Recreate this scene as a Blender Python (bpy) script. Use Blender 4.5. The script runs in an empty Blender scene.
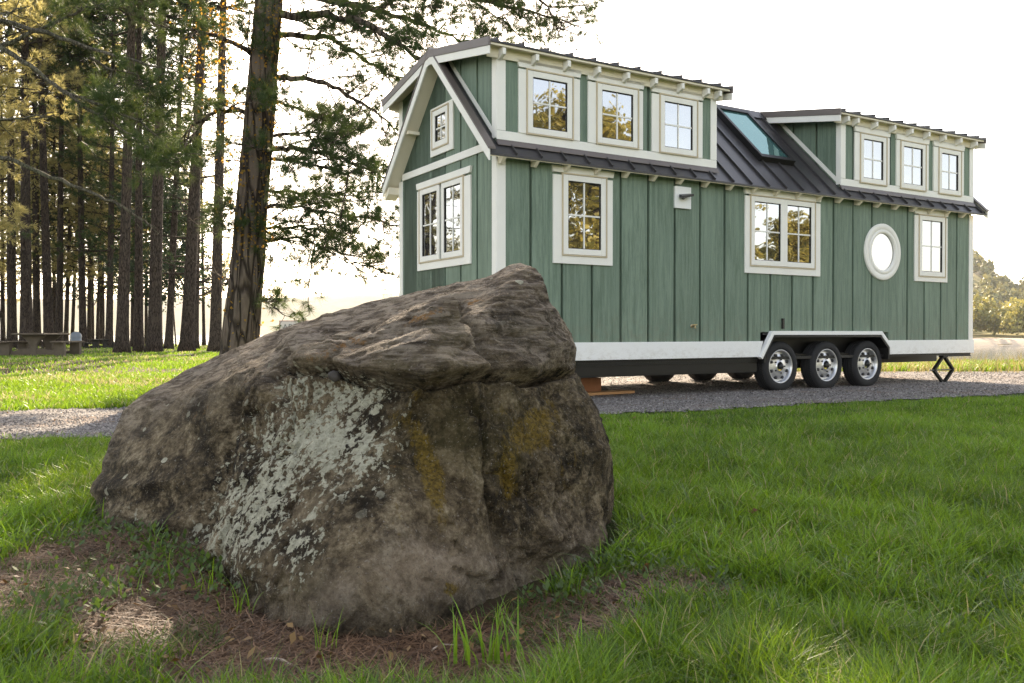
import bpy, bmesh, math, random
import numpy as np
from mathutils import Vector, Matrix, noise as mnoise
R = math.radians
random.seed(7); rng = np.random.default_rng(11)
scene = bpy.context.scene
COL = scene.collection
EYE = 0.79                      # camera height
F, PITCH = 859.9, -0.01003      # focal length in pixels, camera pitch

# ------------------------------------------------------------------ survey
def ray(px, py):
    X = (px-512)/F; Z = -(py-341.5)/F
    c, s = math.cos(PITCH), math.sin(PITCH)
    return np.array([X, c-Z*s, s+Z*c])
def at(px, py, Y):
    """world point seen at a photo pixel at distance Y in front of the camera"""
    d = ray(px, py); p = d*(Y/d[1]); return np.array([p[0], p[1], p[2]+EYE])
def topx(P):
    P = np.asarray(P, float); c, s = math.cos(PITCH), math.sin(PITCH)
    z = P[..., 2]-EYE
    yf = np.maximum(P[..., 1]*c+z*s, .05); zu = -P[..., 1]*s+z*c
    return 512+F*P[..., 0]/yf, 341.5-F*zu/yf

# ------------------------------------------------------------------ nodes
def mat(name):
    m = bpy.data.materials.new(name); m.use_nodes = True
    nt = m.node_tree; nt.nodes.clear()
    out = nt.nodes.new('ShaderNodeOutputMaterial')
    return m, nt, out
class NT:
    def __init__(s, nt): s.nt = nt
    def n(s, t, **kw):
        nd = s.nt.nodes.new(t)
        for k, v in kw.items():
            if k.startswith('i_'):
                key = k[2:].replace('_', ' ')
                nd.inputs[key].default_value = v
            else: setattr(nd, k, v)
        return nd
    def l(s, a, b): s.nt.links.new(a, b)
    def noise(s, vec, scale, detail=6, rough=.6, dist=0.0):
        nd = s.n('ShaderNodeTexNoise'); nd.inputs['Scale'].default_value = scale
        nd.inputs['Detail'].default_value = detail; nd.inputs['Roughness'].default_value = rough
        nd.inputs['Distortion'].default_value = dist
        if vec is not None: s.l(vec, nd.inputs['Vector'])
        return nd.outputs['Fac']
    def ramp(s, fac, stops):
        nd = s.n('ShaderNodeValToRGB'); e = nd.color_ramp.elements
        while len(e) < len(stops): e.new(.5)
        for k, (p, c) in enumerate(stops):
            e[k].position = p; e[k].color = (*c, 1) if len(c) == 3 else c
        s.l(fac, nd.inputs['Fac']); return nd.outputs['Color']
    def mix(s, fac, a, b, mode='MIX'):
        nd = s.n('ShaderNodeMix', data_type='RGBA', blend_type=mode)
        for sock, v in ((nd.inputs[0], fac), (nd.inputs[6], a), (nd.inputs[7], b)):
            if hasattr(v, 'is_linked'): s.l(v, sock)
            elif isinstance(v, (int, float)): sock.default_value = v
            else: sock.default_value = (*v, 1)
        return nd.outputs[2]
    def math(s, op, a, b=0.0, clamp=False):
        nd = s.n('ShaderNodeMath', operation=op, use_clamp=clamp)
        for sock, v in ((nd.inputs[0], a), (nd.inputs[1], b)):
            if hasattr(v, 'is_linked'): s.l(v, sock)
            else: sock.default_value = v
        return nd.outputs[0]
    def mapping(s, vec, scale=(1, 1, 1), rot=(0, 0, 0)):
        nd = s.n('ShaderNodeMapping'); nd.inputs['Scale'].default_value = scale
        nd.inputs['Rotation'].default_value = rot; s.l(vec, nd.inputs['Vector']); return nd.outputs['Vector']
    def obj(s): return s.n('ShaderNodeTexCoord').outputs['Object']
    def attr(s, name): return s.n('ShaderNodeAttribute', attribute_name=name).outputs['Fac']
    def sstep(s, v, a, b):
        nd = s.n('ShaderNodeMapRange', interpolation_type='SMOOTHSTEP')
        nd.inputs['From Min'].default_value = a; nd.inputs['From Max'].default_value = b
        s.l(v, nd.inputs['Value']); return nd.outputs['Result']
    def bump(s, h, dist, strength=1.0):
        nd = s.n('ShaderNodeBump'); nd.inputs['Distance'].default_value = dist
        nd.inputs['Strength'].default_value = strength; s.l(h, nd.inputs['Height']); return nd.outputs['Normal']
    def bsdf(s, out, color, rough=.6, spec=.4, metal=0, normal=None, coat=0):
        b = s.n('ShaderNodeBsdfPrincipled')
        for k, v in (('Base Color', color), ('Roughness', rough), ('Specular IOR Level', spec), ('Metallic', metal), ('Coat Weight', coat)):
            if hasattr(v, 'is_linked'): s.l(v, b.inputs[k])
            elif k == 'Base Color': b.inputs[k].default_value = (*v, 1)
            else: b.inputs[k].default_value = v
        if normal is not None: s.l(normal, b.inputs['Normal'])
        s.l(b.outputs[0], out.inputs['Surface']); return b
M = {}
def simple(name, col, rough=.6, spec=.4, metal=0, var=.12, scale=6, bump=0.0, bscale=60):
    m, nt, out = mat(name); N = NT(nt); o = N.obj()
    f = N.noise(o, scale, 5, .6)
    c = N.mix(f, tuple(x*(1-var) for x in col), tuple(min(1, x*(1+var)) for x in col))
    nrm = N.bump(N.noise(o, bscale, 4, .6), bump) if bump else None
    N.bsdf(out, c, rough, spec, metal, nrm); M[name] = m; return m
simple('white_paint', (.78, .755, .70), .5, .35, var=.08, scale=3, bump=.0008, bscale=40)
simple('cream_paint', (.74, .67, .53), .55, .3, var=.08, scale=4)
simple('tan_edge', (.52, .43, .30), .6, .3, var=.08)
simple('white_metal', (.76, .76, .75), .35, .5, var=.04, scale=2)
simple('drip_metal', (.13, .105, .095), .4, .5, var=.15, scale=5)
simple('frame_black', (.008, .0075, .007), .5, .4, var=.3)
simple('frame_brown', (.016, .014, .010), .6, .3, var=.3)
simple('tyre_rubber', (.018, .018, .019), .75, .3, var=.25, scale=20, bump=.002, bscale=80)
simple('hub_black', (.01, .01, .01), .4, .5)
simple('axle_grey', (.12, .12, .12), .5, .5)
simple('brass', (.45, .36, .22), .35, .5, metal=.9)
simple('concrete', (.10, .078, .058), .85, .2, var=.35, scale=8, bump=.004, bscale=40)
simple('bin_grey', (.17, .20, .23), .5, .3)
simple('sign_face', (.62, .55, .52), .6, .3, var=.05)
simple('sign_red', (.42, .25, .23), .6, .3)
simple('plank_wood', (.50, .27, .13), .8, .2, var=.3, scale=12)
simple('block_wood', (.30, .13, .065), .8, .2, var=.3, scale=12)
simple('stick_wood', (.42, .33, .25), .9, .2, var=.4, scale=40)
simple('dead_leaf', (.10, .035, .015), .8, .2, var=.4, scale=30)
simple('sand', (.50, .40, .30), .9, .1, var=.2, scale=.2)
simple('lamp_black', (.012, .012, .014), .35, .5)
simple('interior_white', (.7, .7, .68), .7, .2)

def mk_rim():
    m, nt, out = mat('rim_silver'); N = NT(nt)
    N.bsdf(out, (.62, .62, .63), .32, .5, .75); M['rim_silver'] = m
mk_rim()
def mk_green():
    m, nt, out = mat('green_siding'); N = NT(nt); o = N.obj()
    g = N.noise(N.mapping(o, (5.5, 5.5, .35)), 3.2, 10, .72, .3)          # stamped wood grain
    g2 = N.noise(N.mapping(o, (60, 60, 3)), 3, 5, .7)
    big = N.noise(N.mapping(o, (1.4, 1.4, .35)), 2.0, 4, .6)
    c = N.mix(N.sstep(g, .3, .7), (.095, .140, .100), (.215, .285, .218))
    c = N.mix(N.math('MULTIPLY', N.sstep(g2, .52, .72), .5), c, (.27, .36, .28))
    c = N.mix(N.math('MULTIPLY', N.sstep(g2, .48, .30), .55), c, (.065, .105, .072))
    c = N.mix(N.math('MULTIPLY', N.sstep(big, .35, .7), .35), c, (.168, .235, .180))
    sp = N.n('ShaderNodeSeparateXYZ'); N.l(o, sp.inputs[0])
    bi = N.math('FLOOR', N.math('DIVIDE', N.math('SUBTRACT', N.math('ADD', sp.outputs[0], N.math('MULTIPLY', sp.outputs[1], 1.05)), .007), .42))
    wn = N.n('ShaderNodeTexWhiteNoise', noise_dimensions='1D'); N.l(bi, wn.inputs['W'])
    c = N.mix(N.math('MULTIPLY', wn.outputs['Value'], .30), c, (.085, .125, .090))
    dirt_ = N.math('MULTIPLY', N.sstep(sp.outputs[2], 1.15, .62), N.sstep(N.noise(o, 9, 7, .7), .40, .70))
    c = N.mix(N.math('MULTIPLY', dirt_, .40), c, (.17, .145, .10))
    h = N.math('ADD', N.math('MULTIPLY', g, .7), N.math('MULTIPLY', g2, .3))
    N.bsdf(out, c, .6, .3, 0, N.bump(h, .004, .9)); M['green_siding'] = m
mk_green()
def mk_skirt():
    m, nt, out = mat('white_metal'); N = NT(nt); o = N.obj()
    sp = N.n('ShaderNodeSeparateXYZ'); N.l(o, sp.inputs[0])
    d = N.math('MULTIPLY', N.sstep(sp.outputs[2], .70, .46), N.sstep(N.noise(N.mapping(o, (1, 1, 1.6)), 14, 8, .75), .42, .72))
    c = N.mix(N.math('MULTIPLY', d, .45), (.76, .76, .745), (.36, .31, .25))
    N.bsdf(out, c, .38, .5, 0, N.bump(N.noise(o, 3, 3, .5), .003)); M['white_metal'] = m
mk_skirt()
def mk_roof():
    m, nt, out = mat('roof_metal'); N = NT(nt); o = N.obj()
    f = N.noise(N.mapping(o, (2, .5, .5)), 2.0, 3, .5)
    c = N.mix(f, (.040, .037, .038), (.062, .057, .058))
    N.bsdf(out, c, .42, .5, .25, N.bump(f, .004, .5)); M['roof_metal'] = m
mk_roof()
def mk_glass(name, tint, dark, fac):
    m, nt, out = mat(name); N = NT(nt); o = N.obj()
    wob = N.bump(N.noise(o, 2.2, 2, .4), .004, .5)
    g = N.n('ShaderNodeBsdfGlossy'); g.inputs['Roughness'].default_value = .015; g.inputs['Color'].default_value = (*tint, 1)
    N.l(wob, g.inputs['Normal'])
    d = N.n('ShaderNodeBsdfDiffuse'); d.inputs['Color'].default_value = (*dark, 1)
    mx = N.n('ShaderNodeMixShader'); mx.inputs[0].default_value = fac
    N.l(d.outputs[0], mx.inputs[1]); N.l(g.outputs[0], mx.inputs[2]); N.l(mx.outputs[0], out.inputs['Surface']); M[name] = m
mk_glass('window_glass', (.95, .97, 1.0), (.03, .03, .028), .44)
mk_glass('skylight_glass', (.42, .62, .60), (.05, .13, .12), .45)

def mk_bark(name, a, b, c2, sc=1.0, bd=.05):
    m, nt, out = mat(name); N = NT(nt); o = N.obj()
    v = N.n('ShaderNodeTexVoronoi', feature='DISTANCE_TO_EDGE'); v.inputs['Scale'].default_value = 9*sc
    wv = N.mapping(o, (1, 1, .17))
    dn = N.n('ShaderNodeTexNoise'); dn.inputs['Scale'].default_value = 3*sc; dn.inputs['Detail'].default_value = 4; N.l(wv, dn.inputs['Vector'])
    N.l(N.mix(.16, wv, dn.outputs['Color']), v.inputs['Vector'])
    plate = N.sstep(v.outputs['Distance'], .0, .17)
    f = N.noise(N.mapping(o, (1, 1, .25)), 16*sc, 8, .7)
    big = N.noise(o, .7, 3, .6)
    c = N.mix(f, a, b); c = N.mix(N.sstep(big, .45, .7), c, c2)
    c = N.mix(plate, tuple(x*.5 for x in a), c)
    h = N.math('ADD', plate, N.math('MULTIPLY', f, .7))
    N.bsdf(out, c, .9, .15, 0, N.bump(h, bd, 1)); M[name] = m
mk_bark('pine_bark', (.070, .052, .040), (.22, .172, .138), (.16, .115, .085))
mk_bark('pine_bark_far', (.045, .033, .025), (.125, .094, .073), (.095, .066, .048), 2.6, .03)
mk_bark('dead_limb', (.075, .065, .045), (.19, .17, .125), (.12, .13, .075), 4, .01)

def mk_leaf(name, dark, light, tcol, tr=.45, alt=None, rough=.55):
    m, nt, out = mat(name); N = NT(nt)
    r = N.attr('rnd')
    c = N.mix(r, dark, light)
    if alt: c = N.mix(N.sstep(r, alt[1], alt[1]+.05), c, alt[0])
    b = N.n('ShaderNodeBsdfPrincipled'); N.l(c, b.inputs['Base Color']); b.inputs['Roughness'].default_value = rough
    b.inputs['Specular IOR Level'].default_value = .35
    t = N.n('ShaderNodeBsdfTranslucent')
    tc = N.mix(r, tuple(x*.7 for x in tcol), tcol)
    if alt: tc = N.mix(N.sstep(r, alt[1], alt[1]+.05), tc, tuple(min(1, x*1.4) for x in alt[0]))
    N.l(tc, t.inputs['Color'])
    mx = N.n('ShaderNodeMixShader'); mx.inputs[0].default_value = tr
    N.l(b.outputs[0], mx.inputs[1]); N.l(t.outputs[0], mx.inputs[2]); N.l(mx.outputs[0], out.inputs['Surface']); M[name] = m
mk_leaf('needles_green', (.018, .045, .014), (.060, .100, .030), (.11, .15, .03), .34)
mk_leaf('needles_blue', (.010, .028, .013), (.032, .060, .025), (.05, .08, .022), .28)
mk_leaf('needles_gold', (.06, .065, .018), (.22, .19, .06), (.78, .68, .28), .5)  # golden backlight of the grove put into the needle colour
mk_leaf('leaves_gold', (.09, .10, .02), (.36, .28, .06), (.5, .40, .10), .4)
mk_leaf('leaves_vine', (.05, .08, .02), (.42, .20, .03), (.70, .36, .05), .5)
mk_leaf('grass_blade', (.010, .050, .004), (.185, .330, .026), (.32, .50, .032), .32, alt=((.34, .29, .14), .955), rough=.45)
mk_leaf('grass_dry', (.14, .13, .05), (.30, .25, .12), (.35, .28, .1), .35)
mk_leaf('weed_leaf', (.035, .070, .018), (.095, .14, .035), (.16, .26, .04), .35)
mk_leaf('pine_straw', (.030, .014, .008), (.25, .135, .07), (.2, .1, .05), .12)
mk_leaf('far_leaves', (.12, .14, .04), (.34, .31, .09), (.4, .33, .08), .25)
mk_leaf('far_leaves_brown', (.10, .115, .05), (.27, .26, .11), (.3, .25, .08), .2)

def mk_ground():
    m, nt, out = mat('lawn_soil'); N = NT(nt); o = N.obj()
    f = N.noise(o, 9, 10, .75); f2 = N.noise(o, 70, 6, .7); big = N.noise(o, .6, 5, .6)
    lawn = N.mix(f2, (.030, .050, .014), (.075, .105, .030))
    lawn = N.mix(N.math('MULTIPLY', N.sstep(big, .5, .7), .5), lawn, (.16, .13, .065))
    soil = N.mix(f2, (.025, .015, .009), (.095, .055, .033))
    soil = N.mix(N.sstep(f, .45, .7), soil, (.06, .040, .026))
    c = N.mix(N.attr('dirt'), lawn, soil)
    N.bsdf(out, c, .95, .1, 0, N.bump(N.math('ADD', f, f2), .012, 1)); M['lawn_soil'] = m
mk_ground()
def mk_gravel():
    m, nt, out = mat('gravel'); N = NT(nt); o = N.obj()
    v = N.n('ShaderNodeTexVoronoi'); v.inputs['Scale'].default_value = 62; N.l(o, v.inputs['Vector'])
    sep = N.n('ShaderNodeSeparateColor'); N.l(v.outputs['Color'], sep.inputs[0])
    c = N.ramp(sep.outputs[0], [(0, (.070, .062, .056)), (.5, (.17, .153, .142)), (1, (.33, .30, .28))])
    c = N.mix(N.math('MULTIPLY', N.sstep(N.noise(o, 1.1, 6, .7), .48, .66), .6), c, (.21, .135, .09))
    N.bsdf(out, c, .9, .2, 0, N.bump(N.math('SUBTRACT', 1, v.outputs['Distance']), .012, 1)); M['gravel'] = m
    m, nt, out = mat('pebble'); N = NT(nt)
    c = N.ramp(N.attr('rnd'), [(0, (.065, .057, .052)), (.6, (.185, .165, .152)), (1, (.36, .33, .30))])
    N.bsdf(out, c, .85, .25); M['pebble'] = m
mk_gravel()
def mk_water():
    m, nt, out = mat('lake_water'); N = NT(nt); o = N.obj()
    h = N.noise(N.mapping(o, (1, .35, 1)), .9, 6, .6)
    N.bsdf(out, (.09, .11, .11), .09, .6, 0, N.bump(h, .012, .6)); M['lake_water'] = m
mk_water()
def mk_hill(name, a, b, c2):
    m, nt, out = mat(name); N = NT(nt); o = N.obj()
    c = N.mix(N.noise(o, .05, 8, .7), a, b); c = N.mix(N.sstep(N.noise(o, .012, 4, .6), .45, .65), c, c2)
    N.bsdf(out, c, .95, .1); M[name] = m
mk_hill('hill_far', (.07, .09, .04), (.16, .15, .07), (.18, .14, .09))
mk_hill('hill_near', (.14, .13, .05), (.30, .25, .10), (.26, .2, .12))

def mk_rock():
    m, nt, out = mat('boulder_stone'); N = NT(nt); o = N.obj()
    n1 = N.noise(o, 3.2, 10, .72, .4); n3 = N.noise(o, 85, 6, .7)
    n2 = N.math('ADD', N.math('MULTIPLY', N.noise(o, 7, 10, .74, .3), .62), N.math('MULTIPLY', N.noise(o, 48, 8, .75), .38))
    strata = N.noise(N.mapping(o, (2.0, 9, 26), (0, R(-22), R(12))), 1.6, 7, .7, .5)
    c = N.ramp(n2, [(.34, (.020, .014, .008)), (.44, (.10, .070, .040)), (.53, (.26, .195, .118)), (.64, (.58, .48, .33))])
    c = N.mix(N.sstep(n1, .44, .62), c, N.ramp(n2, [(.38, (.007, .005, .003)), (.51, (.042, .029, .015)), (.66, (.18, .128, .070))]))
    n4 = N.noise(o, 6.5, 9, .75, .8)
    c = N.mix(N.math('MULTIPLY', N.sstep(n4, .54, .66), .75), c, N.ramp(n3, [(.35, (.12, .083, .043)), (.6, (.36, .275, .17))]))
    # weathered upper slab: greyer, finely layered
    top = N.attr('slab')
    sc = N.ramp(strata, [(.37, (.030, .021, .014)), (.47, (.19, .142, .104)), (.58, (.56, .46, .36))])
    sc = N.mix(.42, sc, c)
    c = N.mix(top, c, sc)
    # pale pinkish clean stone low on the face
    pale = N.math('MULTIPLY', N.attr('pale'), N.sstep(n1, .30, .52), True)
    c = N.mix(pale, c, N.ramp(n2, [(.3, (.10, .072, .045)), (.48, (.38, .29, .205)), (.64, (.64, .54, .42))]))
    # dark stains, plus shade painted along the gap under the slab
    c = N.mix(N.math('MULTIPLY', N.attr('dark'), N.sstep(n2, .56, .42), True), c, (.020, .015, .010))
    # ochre moss streaks
    sv = N.mapping(o, (1, 1, .35))
    om = N.sstep(N.math('ADD', N.math('MULTIPLY', N.attr('ochre'), 1.15), N.math('MULTIPLY', N.math('SUBTRACT', N.noise(sv, 11, 8, .75), .5), 3.4)), .50, .95)
    c = N.mix(N.math('MULTIPLY', om, .85), c, N.ramp(n3, [(.38, (.07, .045, .010)), (.6, (.30, .19, .030))]))
    # orange speckle lichen
    os_ = N.sstep(N.math('ADD', N.math('MULTIPLY', N.attr('orange'), .72), N.math('MULTIPLY', N.math('SUBTRACT', N.noise(o, 22, 7, .7), .5), 2.2)), .55, .85)
    c = N.mix(os_, c, (.33, .17, .06))
    # olive algae film
    ol = N.math('MULTIPLY', N.attr('olive'), N.sstep(N.noise(o, 7, 7, .7), .35, .65))
    c = N.mix(N.math('MULTIPLY', ol, .7), c, (.10, .085, .025))
    # pale crustose lichen, in elongated ragged patches
    lv = N.mapping(o, (1.5, 1.5, .62), (0, R(24), 0))
    ln = N.noise(lv, 19, 6, .6, .5)
    ln2 = N.noise(o, 55, 5, .65)
    lich = N.math('ADD', N.math('MULTIPLY', N.attr('lichen'), .80), N.math('MULTIPLY', N.math('SUBTRACT', ln, .5), 2.6))
    lich = N.math('ADD', lich, N.math('MULTIPLY', N.math('SUBTRACT', ln2, .5), 2.6))
    lm = N.math('MULTIPLY', N.sstep(lich, .40, .50), N.sstep(N.attr('lichen'), .03, .16))
    # isolated round lichen dots everywhere
    vv = N.n('ShaderNodeTexVoronoi'); vv.inputs['Scale'].default_value = 21; vv.inputs['Randomness'].default_value = 1
    N.l(N.mix(.06, o, N.n('ShaderNodeTexNoise', **{}).outputs['Color']), vv.inputs['Vector'])
    sep = N.n('ShaderNodeSeparateColor'); N.l(vv.outputs['Color'], sep.inputs[0])
    rad = N.math('MULTIPLY', N.sstep(sep.outputs[0], .80, 1.0), .34)
    dots = N.math('MULTIPLY', N.math('GREATER_THAN', N.math('ADD', rad, N.math('MULTIPLY', N.math('SUBTRACT', ln2, .5), .28)), vv.outputs['Distance']), N.sstep(sep.outputs[0], .80, .86))
    dots = N.math('MULTIPLY', dots, N.sstep(N.math('ADD', N.attr('lichen'), N.attr('dots')), .02, .5))
    lm = N.math('MAXIMUM', lm, dots)
    lc = N.ramp(N.noise(o, 48, 6, .7), [(.3, (.29, .27, .19)), (.5, (.55, .52, .39)), (.7, (.73, .70, .55))])
    c = N.mix(lm, c, lc)
    # small mineral flecks
    fl = N.sstep(N.noise(o, 105, 4, .65), .60, .68)
    c = N.mix(N.math('MULTIPLY', fl, .65), c, (.40, .355, .29))
    pit = N.sstep(N.noise(o, 95, 5, .7), .42, .34)
    c = N.mix(N.math('MULTIPLY', pit, .45), c, (.015, .011, .007))
    h = N.math('ADD', N.math('MULTIPLY', n1, .8), N.math('MULTIPLY', n2, .75))
    h = N.math('ADD', h, N.math('MULTIPLY', n3, .36))
    h = N.math('ADD', h, N.math('MULTIPLY', N.math('MULTIPLY', strata, top), .7))
    h = N.math('ADD', h, N.math('MULTIPLY', lm, .10))
    N.bsdf(out, c, .88, .18, 0, N.bump(h, .075, 1)); M['boulder_stone'] = m
mk_rock()

# ------------------------------------------------------------------ building blocks
class MB:
    """collects solids and links them as one mesh object"""
    def __init__(s): s.v = []; s.f = []; s.sm = []
    def add(s, vs, fs, smooth=False):
        b = len(s.v); s.v += [tuple(map(float, p)) for p in vs]
        s.f += [tuple(b+i for i in f) for f in fs]; s.sm += [smooth]*len(fs); return s
    def box(s, x0, x1, y0, y1, z0, z1):
        vs = [(x, y, z) for z in (z0, z1) for y in (y0, y1) for x in (x0, x1)]
        return s.add(vs, [(0, 2, 3, 1), (4, 5, 7, 6), (0, 1, 5, 4), (2, 6, 7, 3), (0, 4, 6, 2), (1, 3, 7, 5)])
    def prism(s, pts, off):
        n = len(pts); o = Vector(off)
        vs = [Vector(p) for p in pts]+[Vector(p)+o for p in pts]
        fs = [tuple(range(n)), tuple(range(2*n-1, n-1, -1))]+[(i, i+n, (i+1) % n+n, (i+1) % n) for i in range(n)]
        return s.add(vs, fs)
    def bar(s, a, b, w, h, up=(0, 0, 1)):
        a = Vector(a); b = Vector(b); d = (b-a).normalized(); up = Vector(up)
        r = d.cross(up).normalized()*w/2; u = r.cross(d).normalized()*h/2
        vs = [p+q for p in (a, b) for q in (-r-u, r-u, r+u, -r+u)]
        return s.add(vs, [(0, 3, 2, 1), (4, 5, 6, 7), (0, 1, 5, 4), (1, 2, 6, 5), (2, 3, 7, 6), (3, 0, 4, 7)])
    def tube(s, pts, rad, seg=10, wob=0, seed=0, cap=True):
        pts = [Vector(p) for p in pts]; n = len(pts); rings = []
        rad = rad if hasattr(rad, '__len__') else [rad]*n
        ref = Vector((0, 1, .3)) if abs((pts[-1]-pts[0]).normalized().y) < .9 else Vector((1, 0, 0))
        vs = []
        for i, p in enumerate(pts):
            t = (pts[min(i+1, n-1)]-pts[max(i-1, 0)]).normalized()
            a = t.cross(ref).normalized(); b = t.cross(a)
            for k in range(seg):
                th = 2*math.pi*k/seg; r = rad[i]
                if wob: r *= 1+wob*mnoise.noise(Vector((math.cos(th)*1.6, math.sin(th)*1.6, i*.35+seed*7)))
                vs.append(p+(a*math.cos(th)+b*math.sin(th))*r)
        fs = [(i*seg+k, i*seg+(k+1) % seg, (i+1)*seg+(k+1) % seg, (i+1)*seg+k) for i in range(n-1) for k in range(seg)]
        s.add(vs, fs, True)
        if cap:
            b = len(s.v)-len(vs)
            s.f += [tuple(b+k for k in range(seg-1, -1, -1)), tuple(b+(n-1)*seg+k for k in range(seg))]; s.sm += [False, False]
        return s
    def lathe(s, prof, c, axis='y', seg=40):
        """prof: (radius, offset along axis)"""
        vs = []; c = Vector(c)
        for r, t in prof:
            for k in range(seg):
                th = 2*math.pi*k/seg; ca, sa = math.cos(th)*r, math.sin(th)*r
                vs.append(c+(Vector((ca, t, sa)) if axis == 'y' else Vector((ca, sa, t))))
        n = len(prof)
        fs = [(i*seg+k, i*seg+(k+1) % seg, (i+1)*seg+(k+1) % seg, (i+1)*seg+k) for i in range(n-1) for k in range(seg)]
        return s.add(vs, fs, True)
    def build(s, name, m, parent=None, bevel=0.0, loc=None):
        me = bpy.data.meshes.new(name); me.from_pydata(s.v, [], s.f); me.validate()
        me.polygons.foreach_set('use_smooth', s.sm[:len(me.polygons)])
        bm = bmesh.new(); bm.from_mesh(me); bmesh.ops.recalc_face_normals(bm, faces=bm.faces[:]); bm.to_mesh(me); bm.free()
        me.materials.append(M[m] if isinstance(m, str) else m)
        o = bpy.data.objects.new(name, me); COL.objects.link(o)
        if parent: o.parent = parent
        if loc: o.location = loc
        if bevel:
            md = o.modifiers.new('bevel', 'BEVEL'); md.width = bevel; md.segments = 2; md.limit_method = 'ANGLE'; md.angle_limit = R(35)
        return o
def tag(o, label=None, cat=None, group=None, kind=None):
    if label: o['label'] = label
    if cat: o['category'] = cat
    if group: o['group'] = group
    if kind: o['kind'] = kind
    return o
def empty(name, loc=(0, 0, 0), rz=0):
    o = bpy.data.objects.new(name, None); COL.objects.link(o); o.location = loc; o.rotation_euler = (0, 0, rz)
    o.empty_display_size = .3; return o
def np_mesh(name, verts, loops, starts, totals, m, parent=None, attrs=None, smooth=False, mesh_only=False):
    me = bpy.data.meshes.new(name)
    me.vertices.add(len(verts)); me.vertices.foreach_set('co', np.ascontiguousarray(verts, np.float32).ravel())
    me.loops.add(len(loops)); me.loops.foreach_set('vertex_index', np.ascontiguousarray(loops, np.int32))
    me.polygons.add(len(starts)); me.polygons.foreach_set('loop_start', np.ascontiguousarray(starts, np.int32))
    me.polygons.foreach_set('loop_total', np.ascontiguousarray(totals, np.int32))
    if smooth: me.polygons.foreach_set('use_smooth', np.ones(len(starts), bool))
    me.update(calc_edges=True)
    for k, v in (attrs or {}).items():
        a = me.attributes.new(k, 'FLOAT', 'POINT'); a.data.foreach_set('value', np.ascontiguousarray(v, np.float32))
    me.materials.append(M[m])
    if mesh_only: return me
    o = bpy.data.objects.new(name, me); COL.objects.link(o)
    if parent: o.parent = parent
    return o
def tris(name, verts, m, parent=None, rnd=None, mesh_only=False):
    """verts (N,3,3): loose triangles"""
    n = len(verts); v = verts.reshape(-1, 3)
    return np_mesh(name, v, np.arange(3*n), np.arange(n)*3, np.full(n, 3), m, parent, {'rnd': np.repeat(rnd, 3)} if rnd is not None else None, mesh_only=mesh_only)
def unit(a): return a/np.maximum(np.linalg.norm(a, axis=-1, keepdims=True), 1e-9)

# fast value noise on arrays
_perm = rng.random((64, 64, 64)).astype(np.float32)
def vnoise(P):
    P = np.asarray(P, float); i = np.floor(P).astype(int); f = P-i; f = f*f*(3-2*f); r = 0
    for dx in (0, 1):
        for dy in (0, 1):
            for dz in (0, 1):
                w = (f[..., 0] if dx else 1-f[..., 0])*(f[..., 1] if dy else 1-f[..., 1])*(f[..., 2] if dz else 1-f[..., 2])
                r = r+w*_perm[(i[..., 0]+dx) % 64, (i[..., 1]+dy) % 64, (i[..., 2]+dz) % 64]
    return r*2-1
def fbm(P, oct=5, lac=2.03, g=.5):
    P = np.asarray(P, float); a = 1; r = 0; t = 0
    for k in range(oct): r = r+a*vnoise(P+k*17.3); t += a; a *= g; P = P*lac
    return r/t
def n2(x, y, sc, oct=3): return fbm(np.stack([np.asarray(x)*sc, np.asarray(y)*sc, np.zeros_like(np.asarray(x, float))+3.3], -1), oct)
def ss(a, b, x): t = np.clip((x-a)/(b-a), 0, 1); return t*t*(3-2*t)

# ------------------------------------------------------------------ lie of the land
LAKE = -2.9
def shore_y(x): return 21+37*ss(-3, -15, x)
def ground_z(x, y):
    x = np.asarray(x, float); y = np.asarray(y, float)
    lawn = ss(.0, .8, path_front(x)-y)+0*x
    z = .025*n2(x, y, .8)*(lawn*.9+.1)
    far = ss(0, 6, y-path_back(x)); z = z+far*.06*n2(x, y, .25)
    z = z-4.2*ss(0, 9, y-shore_y(x))
    return z
def path_front(x): return np.where(x < 1, 7.80+.446*x, 7.756+.49*x)
def path_back(x): return np.where(x < -3, 10.75+.42*x, 9.49+(x+3)*2.2).clip(-60, 17.5+0*x)
def path_mask(x, y):
    j = .22*n2(x, y, 1.3)+.14*n2(x, y, 5)+.10*n2(x, y, 14, 2)
    return (y > path_front(x)+j) & (y < path_back(x)+j)
ROCKC = np.array([-.55, 3.5])
def dirt(x, y):
    """0 lawn .. 1 bare needle-covered soil round the boulder"""
    x = np.asarray(x, float); y = np.asarray(y, float)
    d = np.zeros_like(x)
    for cx, cy, rx, ry, w in ((-1.25, 2.75, .62, .50, 1.1), (-.8, 2.4, .55, .42, 1.15), (-.35, 2.05, .6, .35, 1.1), (.05, 2.35, .42, .30, 1.05),
                              (.45, 2.62, .34, .26, .95), (-.1, 1.9, .35, .3, .8), (-1.5, 3.2, .35, .35, .8), (.32, 2.35, .25, .25, .8), (-1.4, 2.25, .5, .35, .78), (-1.0, 2.0, .5, .3, .74), (-.7, 3.3, 1.0, .9, 1.3)):
        d = np.maximum(d, w*np.exp(-(((x-cx)/rx)**2+((y-cy)/ry)**2)*.7))
    d = ss(.38, .85, d+.28*n2(x, y, 3.0, 4))
    # worn patches on the far lawn and bare ground under the trees
    d = np.maximum(d, .9*ss(27.5, 30, y)*ss(.0, .35, n2(x, y, .22)+.25)*(x < 0))
    d = np.maximum(d, .9*ss(.05, .3, n2(x*.5+40, y, .35, 3))*ss(11, 16, y)*(x < -3))
    return d

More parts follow.
